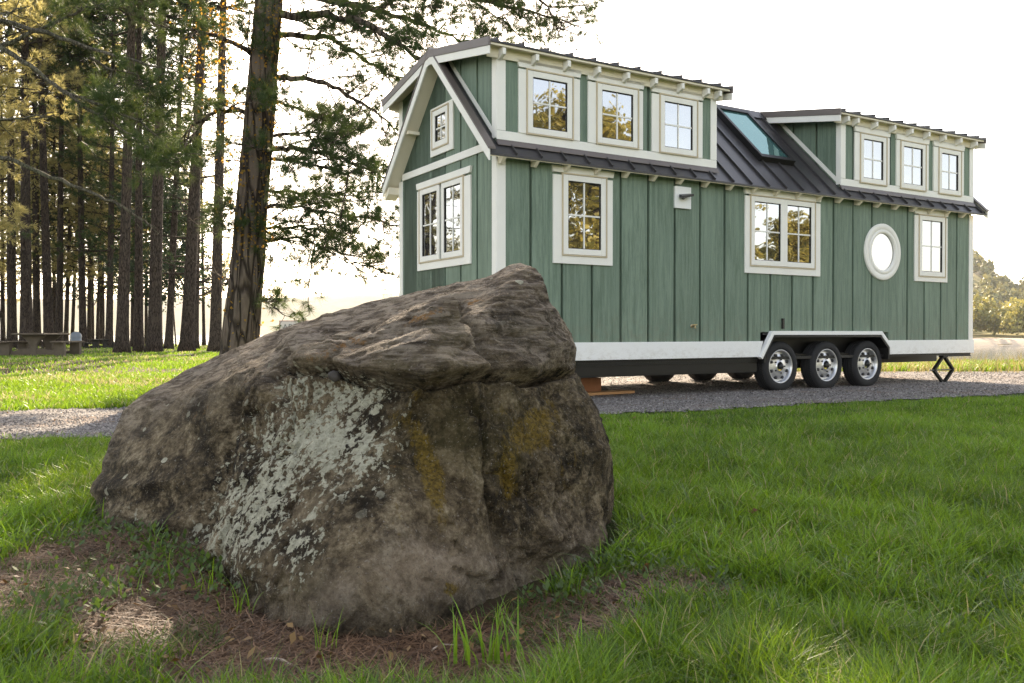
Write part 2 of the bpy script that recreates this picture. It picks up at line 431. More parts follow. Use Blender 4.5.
# ------------------------------------------------------------------ ground sheet
def axis(lo, hi, step, far):
    c = list(np.arange(lo, hi+1e-6, step)); s = step
    a = c[-1]
    while a < far: s *= 1.13; a += s; c.append(a)
    s = step; a = c[0]; pre = []
    while a > -far: s *= 1.13; a -= s; pre.append(a)
    return np.array(pre[::-1]+c)
def build_ground():
    xs = axis(-5.5, 7, .055, 2350); ys = axis(.6, 11, .055, 2350)
    X, Y = np.meshgrid(xs, ys); nx, ny = len(xs), len(ys)
    Z = ground_z(X, Y)
    D = dirt(X, Y)
    Z = Z+.010*D*n2(X, Y, 9, 3)*(Y < 6)
    v = np.stack([X, Y, Z], -1).reshape(-1, 3)
    i = (np.arange(ny-1)[:, None]*nx+np.arange(nx-1)[None]).ravel()
    L = np.stack([i, i+1, i+1+nx, i+nx], -1)
    o = np_mesh('ground', v, L.ravel(), np.arange(len(L))*4, np.full(len(L), 4), 'lawn_soil', None, {'dirt': D.ravel()}, True)
    tag(o, kind='structure')
    # gravel drive, a sheet just above it
    xs = np.unique(np.concatenate([np.arange(-26, -5, .3), np.arange(-5, 12, .08), np.arange(12, 40, .5)])); ys = np.unique(np.concatenate([np.arange(-6, 5, .25), np.arange(5, 13, .07), np.arange(13, 18.5, .25)]))
    X, Y = np.meshgrid(xs, ys); nx, ny = len(xs), len(ys)
    Z = ground_z(X, Y)+.014+.006*n2(X, Y, 3)
    m = path_mask(X, Y); v = np.stack([X, Y, Z], -1).reshape(-1, 3)
    i = (np.arange(ny-1)[:, None]*nx+np.arange(nx-1)[None]).ravel(); mf = m.ravel()
    i = i[mf[i] & mf[i+1] & mf[i+nx] & mf[i+1+nx]]
    L = np.stack([i, i+1, i+1+nx, i+nx], -1)
    o = np_mesh('gravel_drive', v, L.ravel(), np.arange(len(L))*4, np.full(len(L), 4), 'gravel', None, None, True)
    tag(o, kind='structure')
build_ground()
# loose stones on the gravel
def scatter(n, x0, x1, y0, y1, ok, margin=.09, minpx=0):
    """random ground points inside (and a little outside) the view wedge, denser when near"""
    u = rng.random(n); y = y0*(y1/y0)**u; x = (rng.random(n)*2-1)*(.62+margin)*y
    k = (x > x0) & (x < x1); x, y = x[k], y[k]
    k = ok(x, y); return x[k], y[k]
def pebbles():
    x, y = scatter(150000, -12, 12, 5.5, 17, lambda x, y: path_mask(x, y))
    x, y = x[:42000], y[:42000]; n = len(x)
    s = (.005+.010*rng.random(n)**2.4)*(.7+y/18)
    z = ground_z(x, y)+.014
    base = np.array([(1, 0, 0), (-.5, .87, 0), (-.5, -.87, 0), (0, 0, .8), (.3, .5, .55)])
    th = rng.random(n)*6.28; c, sn = np.cos(th), np.sin(th)
    b = base[None]*(1+.4*(rng.random((n, 5, 1))-.5))*s[:, None, None]
    vx = b[..., 0]*c[:, None]-b[..., 1]*sn[:, None]; vy = b[..., 0]*sn[:, None]+b[..., 1]*c[:, None]
    v = np.stack([vx+x[:, None], vy+y[:, None], b[..., 2]+z[:, None]], -1)
    f = np.array([(0, 1, 4), (1, 3, 4), (0, 4, 3), (1, 2, 3), (2, 0, 3)])
    L = (np.arange(n)[:, None, None]*5+f[None]).reshape(-1)
    nt = n*5
    o = np_mesh('gravel_stones', v.reshape(-1, 3), L, np.arange(nt)*3, np.full(nt, 3), 'pebble', None, {'rnd': np.repeat(rng.random(n), 5)})
    tag(o, 'loose grey and pale stones lying over the gravel drive', 'gravel', kind='stuff')
pebbles()

# ------------------------------------------------------------------ boulder
def rock_inside(x, y):
    """rough footprint of the boulder"""
    P = np.array([(-1.72, 3.55), (-1.3, 3.3), (-1.12, 3.1), (-.98, 2.85), (-.8, 2.5), (-.62, 2.26), (-.32, 2.2), (.0, 2.45), (.25, 2.85), (.4, 3.1), (.45, 3.8), (0, 4.7), (-.9, 4.9), (-1.8, 4.2)])
    ins = np.zeros(np.shape(x), bool); j = len(P)-1
    for i in range(len(P)):
        c = ((P[i, 1] > y) != (P[j, 1] > y)) & (x < (P[j, 0]-P[i, 0])*(y-P[i, 1])/(P[j, 1]-P[i, 1]+1e-12)+P[i, 0]); ins ^= c; j = i
    return ins
def build_rock():
    px = [  # photo pixel and distance of each corner of the boulder
        (530,265,3.45),(512,262,3.5),(482,277,3.6),(440,286,3.7),(400,296,3.8),(351,308,3.9),(312,320,4.0),(273,333,4.1),(245,345,4.15),(219,357,4.2),(176,377,4.2),(144,394,4.1),(125,408,4.0),(113,435,3.9),
        (100,480,3.8),(92,512,3.68),(94,527,3.55),
        (545,279,3.35),(549,299,3.3),(564,320,3.3),(578,346,3.25),(576,366,3.2),(583,385,3.18),(597,406,3.15),(612,448,3.1),(615,490,3.08),(609,545,3.0),(597,560,2.96),
        (280,620,2.33),(272,632,2.29),(319,637,2.24),(360,633,2.25),(386,638,2.23),(419,626,2.32),(450,614,2.42),(494,598,2.56),(530,585,2.7),(560,574,2.82),
        (110,532,3.42),(152,538,3.3),(188,544,3.2),(201,552,3.1),(209,568,2.89),(239,598,2.56),
        (285,383,3.05),(330,384,2.9),(360,388,2.84),(400,391,2.76),(427,390,2.73),(454,386,2.78),(487,383,2.86),(547,382,3.02),
        (300,430,2.82),(330,500,2.5),(270,480,2.75),(250,540,2.62),(300,570,2.38),(390,440,2.62),(400,520,2.42),(360,580,2.28),(430,570,2.42),(480,500,2.62),(500,440,2.72),(510,560,2.7),(560,480,2.86),(545,420,2.92),(590,480,2.98),(585,530,2.95),(450,600,2.42),
        (243,400,3.12),(232,440,3.02),(222,490,2.95),(212,540,2.9),(330,620,2.24),
        (228,415,3.36),(217,470,3.3),(205,530,3.22),
        (170,440,3.55),(150,480,3.45),(120,505,3.52),(180,510,3.36),(195,430,3.52),(185,402,3.72),(150,425,3.75),(130,460,3.65),
        (262,384,3.02),(300,366,2.9),(336,366,2.82),(360,374,2.75),(400,378,2.68),(427,379,2.64),(454,374,2.69),(470,374,2.74),(487,371,2.78),(520,370,2.86),(547,370,2.96),(571,366,3.12),
        (250,372,3.45),(300,346,3.4),(350,330,3.35),(395,316,3.2),(430,303,3.02),(462,298,3.0),(472,318,2.93),(484,350,2.88),(430,345,2.70),(400,350,2.75),(350,352,2.95),
        (478,300,3.12),(510,295,3.15),(535,300,3.18),(550,335,3.1),(510,335,2.98),(500,355,2.9),(222,390,3.5)]
    pts = [at(*p) for p in px]
    for i, p in enumerate(px):
        pass
    for w in ((-1.72, 4.35, 0), (-1.2, 4.9, 0), (-.5, 5.1, 0), (.1, 4.85, 0), (.5, 4.2, 0), (.5, 3.6, 0), (-1.5, 4.6, .35), (-1.0, 4.7, .55), (-.4, 4.6, .78), (.1, 4.2, .85), (.35, 3.9, .62), (.42, 3.7, .35),
              (-1.5, 3.7, -.25), (-1.0, 3.1, -.2), (-.6, 2.5, -.2), (-.3, 2.5, -.2), (0, 2.75, -.2), (.25, 3.2, -.2), (.3, 4.2, -.25), (-.5, 4.7, -.25), (-1.4, 4.4, -.25), (-.5, 3.5, -.35)):
        pts.append(np.array(w, float))
    P = np.array(pts); C = np.array([-.45, 3.5, .33])
    D = unit(P-C); rad = np.linalg.norm(P-C, axis=1)
    bm = bmesh.new()
    for i, d in enumerate(D): bm.verts.new(d)
    bm.verts.ensure_lookup_table(); bm.verts.index_update()
    idx = {v: i for i, v in enumerate(bm.verts)}
    bmesh.ops.convex_hull(bm, input=bm.verts[:], use_existing_faces=False)
    bmesh.ops.triangulate(bm, faces=bm.faces[:])
    T = np.array([[int(np.argmin(((D-np.array(v.co))**2).sum(1))) for v in f.verts] for f in bm.faces]); bm.free()
    bm = bmesh.new(); bmesh.ops.create_icosphere(bm, subdivisions=7, radius=1)
    me = bpy.data.meshes.new('boulder'); bm.to_mesh(me); bm.free()
    n = len(me.vertices); V = np.empty(n*3, np.float32); me.vertices.foreach_get('co', V); V = V.reshape(-1, 3).astype(float); V = unit(unit(V)+np.array([.05, -.62, .12]))
    Rr = np.full(n, .3); best = np.full(n, -9.)
    for t in T:
        a, b, c = D[t]; m = np.stack([a, b, c], 1)
        if abs(np.linalg.det(m)) < 1e-7: continue
        w = V@np.linalg.inv(m).T; mn = w.min(1)
        k = mn > best
        A, B, Cc = P[t]-C; nn = np.cross(B-A, Cc-A); den = V@nn
        r = (A@nn)/np.where(abs(den) < 1e-6, 1e-6, den)
        wn = w/np.abs(w).sum(1, keepdims=True); rl = wn@rad[t]
        r = np.where((r < rl*1.25) & (r > rl*.75), r, rl)
        Rr[k] = r[k]; best[k] = mn[k]
    # soften the cage a little along mesh edges
    ne = len(me.edges); E_ = np.empty(ne*2, np.int32); me.edges.foreach_get('vertices', E_); E_ = E_.reshape(-1, 2)
    deg = np.bincount(E_.ravel(), minlength=n)
    def smooth(q, it):
        for _ in range(it):
            s = np.bincount(E_[:, 0], q[E_[:, 1]], n)+np.bincount(E_[:, 1], q[E_[:, 0]], n)
            q = .3*q+.7*s/deg
        return q
    S = smooth(Rr, 4)
    W = C+V*S[:, None]
    ux, uy = topx(W)
    front = V[:, 1] < .35
    # gap under the upper slab
    lx = [230, 262, 285, 300, 336, 360, 400, 427, 454, 487, 520, 547, 572, 590]; ly = [398, 386, 374, 370, 371, 379, 383, 384, 379, 376, 374, 375, 370, 366]
    wob = 4*fbm(W*9, 3)
    dy = uy-(np.interp(ux, lx, ly)+wob)
    inx = ss(255, 300, ux)*(1-ss(575, 592, ux)*.7)*front
    deep = .72+.28*ss(-.25, .35, fbm(W*5+9, 2)+.25)
    gap = np.where(dy < 0, np.exp(-(dy/2.0)**2), np.exp(-(dy/3.6)**2))*inx*deep
    step = np.where(dy < 0, 1, np.exp(-(dy/3.)**2))*np.exp(-(np.minimum(dy, 0)/34)**2)*inx
    lipb = np.exp(-((dy+14)/11)**2)*inx*(ux > 300)
    # vertical fractures
    def crack(pts, wdt, dep):
        ys_ = [p[1] for p in pts]; xs_ = [p[0] for p in pts]
        d = ux-(np.interp(uy, ys_, xs_)+3*fbm(W*14+3, 3))
        k = ss(ys_[0]-6, ys_[0]+6, uy)*(1-ss(ys_[-1]-8, ys_[-1]+6, uy))*front
        return dep*np.exp(-(d/wdt)**2)*k
    cr = crack([(466, 298), (472, 318), (480, 345), (489, 372)], 3.6, .045)
    cr = cr+crack([(485, 395), (484, 440), (490, 500), (497, 560), (499, 592)], 2.4, .030)
    cr = cr+crack([(236, 396), (228, 430), (216, 480), (204, 545)], 8, .085)
    cr = cr+crack([(158, 395), (150, 420), (146, 450)], 2.2, .012)+crack([(139, 505), (141, 525), (140, 540)], 2, .015)
    slab = ss(10, -22, dy)*ss(120, 200, ux)
    slab = np.clip(np.where(ux < 262, ss(60, 0, uy-np.interp(ux, [95, 125, 176, 219, 262], [470, 408, 377, 357, 340])), slab), 0, 1)
    rid = 1-np.abs(fbm(W*4.2+5, 5))*2.2
    wp = W+.12*np.stack([fbm(W*3+1, 3), fbm(W*3+7, 3), fbm(W*3+13, 3)], -1)
    chip = np.abs(fbm(wp*6.5, 4)); chip2 = np.abs(fbm(wp*17+4, 3))
    nn = .018*fbm(W*2.4, 4)+.012*fbm(W*7+2, 4)+.009*fbm(W*20, 4)+.008*fbm(W*52, 3)+.005*fbm(W*120, 2)-.032*np.exp(-chip*20)*ss(-.1, .3, fbm(W*2.2+30, 2)+.05)-.008*np.exp(-chip2*14)
    sdir = W@np.array([[.94, .05, -.30], [.1, 1, .2], [.34, -.2, .92]])
    str_ = fbm(np.stack([sdir[:, 0]*1.6, sdir[:, 1]*6, sdir[:, 2]*22], -1), 4)
    nn = nn*(1-.45*slab)+.034*str_*slab+.012*rid*(1-slab)
    edge = smooth(np.clip(Rr-S, -.02, .02), 1)       # keeps a hint of the hard arrises
    Rf = S+edge*.8+nn-.19*gap+.034*step+.010*lipb-cr
    # undercut at the foot
    Wz = (C+V*Rf[:, None])
    Rf = Rf-.05*np.exp(-((Wz[:, 2]-.015)/.045)**2)*(.6+.9*fbm(W*3+4, 2))*front
    W = C+V*Rf[:, None]
    outl = np.array([(530,264),(512,262),(482,277),(440,286),(400,296),(351,308),(312,320),(273,333),(245,345),(219,357),(176,377),(144,394),(125,408),(113,435),(100,480),(92,512),(95,530),(110,536),(152,542),(190,550),(209,570),(239,600),(260,618),(280,634),(319,640),(360,637),(386,642),(419,629),(450,616),(494,599),(530,587),(560,576),(597,562),(608,548),(614,490),(611,448),(597,406),(582,384),(576,366),(577,346),(563,319),(549,299),(545,279)], float)
    c0 = np.array([350., 470.])
    ta = np.arctan2(outl[:, 1]-c0[1], outl[:, 0]-c0[0]); tr = np.hypot(*(outl-c0).T); od = np.argsort(ta); ta, tr = ta[od], tr[od]
    nb = 240; cen = -np.pi+(np.arange(nb)+.5)*2*np.pi/nb; tgt = np.interp(cen, np.concatenate([ta-2*np.pi, ta, ta+2*np.pi]), np.tile(tr, 3))
    for _ in range(3):
        ux, uy = topx(W); an = np.arctan2(uy-c0[1], ux-c0[0]); ra = np.hypot(ux-c0[0], uy-c0[1]); bi = ((an+np.pi)/(2*np.pi)*nb).astype(int) % nb
        vis = W[:, 2] > -.02
        mx = np.zeros(nb); np.maximum.at(mx, bi[vis], ra[vis]); q = np.clip(tgt/np.maximum(mx, 1), .85, 1.18)
        q = (np.roll(q, 1)+2*q+np.roll(q, -1))/4
        f_ = np.interp(an, np.concatenate([cen-2*np.pi, cen, cen+2*np.pi]), np.tile(q, 3))
        f_ = 1+(f_-1)*ss(.25, .95, ra/np.interp(an, np.concatenate([cen-2*np.pi, cen, cen+2*np.pi]), np.tile(mx, 3)))
        nx_, ny_ = c0[0]+(ux-c0[0])*f_, c0[1]+(uy-c0[1])*f_
        W = W+np.stack([(nx_-ux)/F*W[:, 1], 0*ux, -(ny_-uy)/F*W[:, 1]], -1)
    me.vertices.foreach_set('co', (W-C).astype(np.float32).ravel())
    ux, uy = topx(W)
    def blob(lst, nz=.35, sc=5):
        m = np.zeros(n)
        for cx, cy, rx, ry, ang, w in lst:
            a = R(ang); dx, dyy = ux-cx, uy-cy
            p = (dx*math.cos(a)+dyy*math.sin(a))/rx; q = (-dx*math.sin(a)+dyy*math.cos(a))/ry
            m = np.maximum(m, w*np.exp(-(p*p+q*q)))
        return np.clip(m+nz*fbm(W*sc, 4)*(m > .04), 0, 1.2)*(V[:, 1] < .5)
    gap_shade = np.exp(-((uy-np.interp(ux, lx, ly)-1)/5.0)**2)*ss(262, 300, ux)*(1-ss(572, 590, ux))  # painted shade: darkens the stone colour along the gap
    at_ = {'lichen': blob([(318, 440, 60, 42, -18, 1.0), (340, 400, 45, 22, 0, .95), (262, 500, 34, 75, 28, .85), (230, 540, 22, 30, 20, .75), (360, 440, 28, 45, 0, .7), (300, 395, 30, 25, 0, .8), (300, 540, 25, 40, 20, .45), (130, 520, 22, 14, 0, .2)]),
           'ochre': blob([(455, 440, 70, 60, 0, .34), (540, 440, 50, 60, 0, .4), (430, 470, 16, 62, -14, 1.0), (400, 415, 26, 24, 0, .6), (530, 430, 30, 34, 30, .95), (505, 480, 24, 50, 0, .7), (450, 590, 8, 7, 0, 1.3), (570, 470, 25, 40, 0, .5), (410, 395, 60, 10, 0, .55), (500, 410, 30, 30, 0, .6)]),
           'orange': blob([(350, 345, 40, 10, -18, .95), (420, 318, 34, 9, -25, 1.0), (320, 355, 30, 7, -12, .9), (475, 300, 18, 12, 0, .8), (385, 480, 50, 60, 0, .35), (370, 430, 30, 30, 0, .45), (500, 340, 30, 20, 0, .5), (200, 415, 30, 22, 0, .6)]),
           'olive': blob([(445, 335, 26, 32, 0, .9), (410, 360, 40, 16, 0, .9), (480, 430, 70, 60, 0, .7), (300, 585, 30, 22, 0, .8), (520, 340, 40, 30, 0, .5)]),
           'pale': blob([(425, 568, 62, 36, -12, 1.2), (340, 595, 40, 26, 0, .6), (500, 565, 45, 22, -20, .8), (580, 550, 30, 16, -20, .9), (560, 520, 20, 40, 0, .55), (330, 615, 60, 16, 0, .6)]),
           'dark': blob([(225, 470, 34, 85, 10, 1.1), (150, 500, 60, 40, 0, .8), (360, 470, 40, 80, 20, .55), (470, 430, 55, 60, 0, .6), (500, 330, 50, 35, 0, .75), (570, 440, 40, 60, 0, .7), (420, 388, 130, 9, 0, .9), (540, 400, 40, 30, 0, .7), (520, 510, 60, 60, 0, .8), (575, 470, 36, 90, 0, .9), (130, 490, 50, 40, 0, .9), (470, 400, 90, 40, 0, .6), (380, 520, 40, 40, 0, .5)])+1.3*gap_shade*(V[:, 1] < .5),
           'slab': slab, 'dots': blob([(160, 460, 80, 70, 0, .5), (520, 290, 40, 30, 0, .45), (400, 520, 120, 60, 0, .22), (280, 380, 60, 30, 0, .3)], .15)}
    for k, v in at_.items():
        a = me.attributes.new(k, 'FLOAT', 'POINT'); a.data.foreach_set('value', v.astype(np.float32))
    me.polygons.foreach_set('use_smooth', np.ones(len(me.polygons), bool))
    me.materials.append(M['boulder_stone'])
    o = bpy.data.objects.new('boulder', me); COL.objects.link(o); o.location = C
    tag(o, 'huge brown lichen-crusted boulder with a split upper slab, in front of the green house', 'boulder')
    # the pebble caught in the gap
    b = bmesh.new(); bmesh.ops.create_icosphere(b, subdivisions=3, radius=.022)
    for v in b.verts: v.co *= 1+.35*mnoise.noise(v.co*60); v.co.z *= .8
    me = bpy.data.meshes.new('small_stone'); b.to_mesh(me); b.free(); me.materials.append(M['pebble'])
    for p in me.polygons: p.use_smooth = True
    o = bpy.data.objects.new('small_stone', me); COL.objects.link(o); o.location = at(335, 376, 2.87)
    tag(o, 'small brown stone wedged in the gap under the upper slab of the boulder', 'stone')
build_rock()

# ------------------------------------------------------------------ the tiny house on its trailer
HA = math.pi/2-1.0293
H = empty('tiny_house', (-.1721*.93, 9.3, 0), HA)
tag(H, 'green board-sided tiny house on wheels with white trim, dormers and dark metal roof', 'tiny house')
L_, W_ = 8.824, 2.593
ZS, ZB = .68, .473            # skirt top and bottom
EV = 2.695; OV = .14          # eave height, overhang
def roofz(w): return EV+(w+OV) if w <= W_/2 else EV+(W_+OV-w)
RID = roofz(W_/2)
DE, DR = 3.885, 4.150         # dormer roof top: edge and ridge
def drz(w, o=.2): return DE+(DR-DE)*(min(w, W_-w)+o)/(W_/2+o)

def boards(axis_, segs, base, thick=.02):
    """raised boards between grooves; segs: (a0, a1, z0, z1lo, z1hi) spans"""
    mb = MB()
    for a0, a1, z0, z1a, z1b in segs:
        if axis_ == 'x': mb.prism([(a0, base, z0), (a1, base, z0), (a1, base, z1b), (a0, base, z1a)], (0, -thick, 0))
        else: mb.prism([(base, a0, z0), (base, a1, z0), (base, a1, z1b), (base, a0, z1a)], (-thick, 0, 0))
    return mb
G = .019
# wall core (slightly behind the boards)
core = MB()
t = .048
core.box(t, L_-t, t, W_-t, .80, EV+.05); core.box(t, 4.02, t, W_-t, .46, .7995); core.box(6.70, L_-t, t, W_-t, .46, .7995); core.box(4.0205, 6.6995, .32, W_-.32, .501, .7995)
core.prism([(t, t, EV+.05), (3.21-t, t, EV+.05), (3.21-t, t, 3.78), (t, t, 3.78)], (0, W_-2*t, 0))
core.prism([(5.615+t, t, EV+.05), (L_-t, t, EV+.05), (L_-t, t, 3.78), (5.615+t, t, 3.78)], (0, W_-2*t, 0))
for x0, x1 in ((t, 3.21-t), (5.615+t, L_-t)):
    core.prism([(x0, t, 3.78), (x0, W_-t, 3.78), (x0, W_-t, drz(W_)-.05), (x0, W_/2, DR-.05), (x0, t, drz(0)-.05)], (x1-x0, 0, 0))
core.prism([(3.17, 0.05, EV+.02), (3.17, W_-.05, EV+.02), (3.19, W_/2, RID-.06)], (2.45, 0, 0))
wall = core.build('wall', 'green_siding', H)
grooves = [.427+.42*i for i in range(-1, 20)]
def spans(a0, a1, gs):
    e = [a0]+[g for g in gs if a0+.03 < g < a1-.03]+[a1]
    return [(e[i]+(G if i else 0), e[i+1]-(G if i < len(e)-2 else 0)) for i in range(len(e)-1)]
sg = []
for a, b in spans(0.022, 4.02, grooves): sg.append((a, b, ZS-.01, EV+.08, EV+.08))
for a, b in spans(4.02, 6.70, grooves): sg.append((a, b, .80, EV+.08, EV+.08))
for a, b in spans(6.70, L_-.022, grooves): sg.append((a, b, ZS-.01, EV+.08, EV+.08))
for a, b in spans(.02, 3.2, [g for g in grooves]): sg.append((a, b, EV+.13, 3.82, 3.82))
for a, b in spans(5.63, L_-.02, grooves): sg.append((a, b, EV+.13, 3.82, 3.82))
boards('x', sg, .0475, .0475).build('siding', 'green_siding', H, .003)
eg = [.03, .451, .85, 1.257, 1.652, 2.05, 2.458]
sg = []
for a, b in spans(.02, W_-.02, eg+[W_/2+.0001]):
    sg.append((a, b, ZS-.01, drz(a)-.06, drz(b)-.06))
boards('y', sg, .0475, .0475).build('siding', 'green_siding', H, .003)
# dormer cheek of the rear dormer, facing left
sg = [(a, b, roofz(a)-.03, drz(a)-.06, drz(b)-.06) for a, b in spans(.02, 1.1, [.42, .84])]
mb = MB()
for a, b, z0, za, zb in sg:
    mb.prism([(5.6349, a, roofz(a)-.05), (5.6349, b, roofz(b)-.05), (5.6349, b, max(zb, roofz(b))), (5.6349, a, za)], (-.0199, 0, 0))
mb.build('siding', 'green_siding', H)
sg = boards('y', [(a, b, ZS, drz(a)-.06, drz(b)-.06) for a, b in spans(.02, W_-.02, eg)], L_+.0001, .045); sg.build('siding', 'green_siding', H)

# trim boards: 12 mm proud of the siding
def trim(*boxes, name='trim', m='white_paint', bev=.004, parent=H):
    mb = MB()
    for b in boxes: mb.box(*b)
    return mb.build(name, m, parent, bev)
P_ = .014
trim((0-.012, .1, -P_, .0, ZS, EV-.02), name='corner_board')
trim((-P_, 0, .002, .095, ZS, 2.80), name='corner_board')
trim((-P_, 0, W_-.1, W_+P_, ZS, 2.80), name='corner_board')
trim((L_-.1, L_+.012, -P_, .0, ZS, EV-.02), name='corner_board')
trim((0-.012, .1, -P_, 0, EV+.285, 3.80), name='corner_board')
trim((-P_, 0, .002, .095, 2.9, 3.86), name='corner_board')
trim((-P_, 0, W_-.095, W_+P_, 2.9, 3.86), name='corner_board')
trim((3.11, 3.214, -P_, 0, EV+.285, 3.80), name='corner_board')
trim((5.60, 5.705, -P_, 0, EV+.285, 3.80), name='corner_board')
trim((5.60, 5.6145, .002, .07, EV+.2, 3.84), name='corner_board')
trim((L_-.095, L_+.012, -P_, 0, EV+.285, 3.80), name='corner_board')
# base boards of the dormers
trim((-.012, 3.214, -P_, 0, EV+.185, EV+.283), name='base_board')
trim((5.60, L_+.012, -P_, 0, EV+.185, EV+.283), name='base_board')
# frieze line at the top of the dormer walls
trim((.102, 3.108, -.008, 0, 3.795, 3.83), name='frieze_board', m='cream_paint')
trim((5.707, L_-.097, -.008, 0, 3.795, 3.83), name='frieze_board', m='cream_paint')
# band across the gable wall
trim((-P_-.004, 0, .097, W_-.102, 2.800, 2.888), name='band_board')
# sloping white trim where the main roof meets the dormer cheeks
mb = MB()
for side in (0, 1):
    a, b = (.10, 1.15) if side == 0 else (W_-.10, W_-1.15)
    za = roofz(a)
    zb = roofz(b)
    mb.prism([(-.010, a, za+.028), (-.010, b, zb+.028), (-.010, b, zb+.095), (-.010, a, za+.095)], (.010, 0, 0))
mb.build('roofline_trim', 'white_paint', H)
MB().prism([(5.605, .06, roofz(.06)+.028), (5.605, 1.12, roofz(1.12)+.028), (5.605, 1.12, roofz(1.12)+.10), (5.605, .06, roofz(.06)+.10)], (.010, 0, 0)).build('roofline_trim', 'white_paint', H)

# main roof: metal skin over cream soffit
def slope_piece(x0, x1, w0, w1, name='roof', th=.022):
    mb = MB(); nx, nz = -.7071, .7071
    for flip in (0, 1):
        p = []
        for x, w in ((x0, w0), (x1, w0), (x1, w1), (x0, w1)):
            y = w if not flip else W_-w
            p.append((x, y, EV+(w+OV)))
        mb.prism(p, (0, 0, -th))
    return mb
mr = MB()
for x0, x1, w0, w1 in ((-.17, 0.0, -OV, W_/2), (0.0, 3.21, -OV, 0.06), (3.21, 5.60, -OV, W_/2), (5.60, L_, -OV, .06), (L_, L_+.17, -OV, W_/2)):
    p = slope_piece(x0, x1, w0, w1); mr.add(p.v, p.f)
roof = mr.build('roof', 'roof_metal', H)
s0 = .16-.3225
sx = [s0+.3225*i for i in range(0, 29)]
for x in sx:
    full = 3.23 < x < 5.58
    w1 = W_/2 if full else 0.02
    if x < -.17 or x > L_+.17: continue
    for flip in (0, 1):
        a = (x, -OV-.004, EV+.012) if not flip else (x, W_+OV+.004, EV+.012)
        b = (x, w1, EV+w1+OV+.012) if not flip else (x, W_-w1, EV+w1+OV+.012)
        MB().bar(a, b, .016, .036).build('seam', 'roof_metal', roof)
rc = MB(); rc.prism([(3.214, W_/2-.13, RID-.10), (3.214, W_/2, RID+.04), (3.214, W_/2+.13, RID-.10), (3.214, W_/2, RID+.012)], (2.385, 0, 0))
rc.build('ridge_cap', 'roof_metal', roof)
# base flashing strip of the dormers
for x0, x1 in ((-.015, 3.23), (5.59, L_+.015)): MB().prism([(x0, -.017, EV+.184), (x0, -.045, EV+.125), (x0, -.045, EV+.118), (x0, .0, EV+.165), (x0, 0, EV+.184)], (x1-x0, 0, 0)).build('flashing', 'drip_metal', roof)
# soffit under the main eave and the gable overhang
sf = MB()
for x0, x1, w0, w1 in ((-.165, 0.0, -OV+.01, W_/2), (0.0, L_, -OV+.012, .02), (L_, L_+.165, -OV+.01, W_/2)):
    for flip in (0, 1):
        p = [(x, (w if not flip else W_-w), EV+w+OV-.0245) for x, w in ((x0, w0), (x1, w0), (x1, w1), (x0, w1))]
        sf.prism(p, (0, 0, -.018))
sf.build('soffit', 'cream_paint', roof)
# barge boards on the gable ends, with metal drip edge
for xe, d in ((-.17, -1), (L_+.17, 1)):
    for flip in (0, 1):
        fy = (lambda w: w) if not flip else (lambda w: W_-w)
        mb = MB(); x = xe
        mb.prism([(x, fy(-OV-.01), EV+.035), (x, fy(W_/2), RID+.045), (x, fy(W_/2), RID-.075), (x, fy(-OV-.01), EV-.085)], (.022*d, 0, 0))
        mb.build('barge_board', 'white_paint', H, .003)
        mb = MB(); x = xe+.000*d
        mb.prism([(x-.06*d, fy(-OV-.02), EV+.062), (x-.06*d, fy(W_/2), RID+.072), (x-.06*d, fy(W_/2), RID+.048), (x-.06*d, fy(-OV-.02), EV+.038)], (.09*d, 0, 0))
        mb.build('drip_edge', 'drip_metal', H)
# boxed eave return at the rear-left corner
mb = MB(); mb.prism([(-.165, W_+.005, EV-.06), (-.165, W_+.12, EV-.13), (-.165, W_+.12, EV-.05), (-.165, W_+.005, EV+.03)], (.16, 0, 0))
mb.build('eave_return', 'cream_paint', H)
# collar block inside the gable soffit, on the back slope
mb = MB(); mb.bar((-.16, W_/2+.72, RID-.80), (-.001, W_/2+.72, RID-.80), .09, .04); mb.build('lookout', 'cream_paint', H)
# rafter tails
for i in range(-1, 21):
    x = .446+.4215*i
    if x > L_-.02: continue
    for flip in (0, 1):
        fy = (lambda w: w) if not flip else (lambda w: W_-w)
        MB().prism([(x-.02, fy(-.001), EV+.06), (x-.02, fy(-.001), EV-.07), (x-.02, fy(-.06), EV-.085), (x-.02, fy(-.125), EV-.03)], (.04, 0, 0)).build('rafter_tail', 'cream_paint', H)

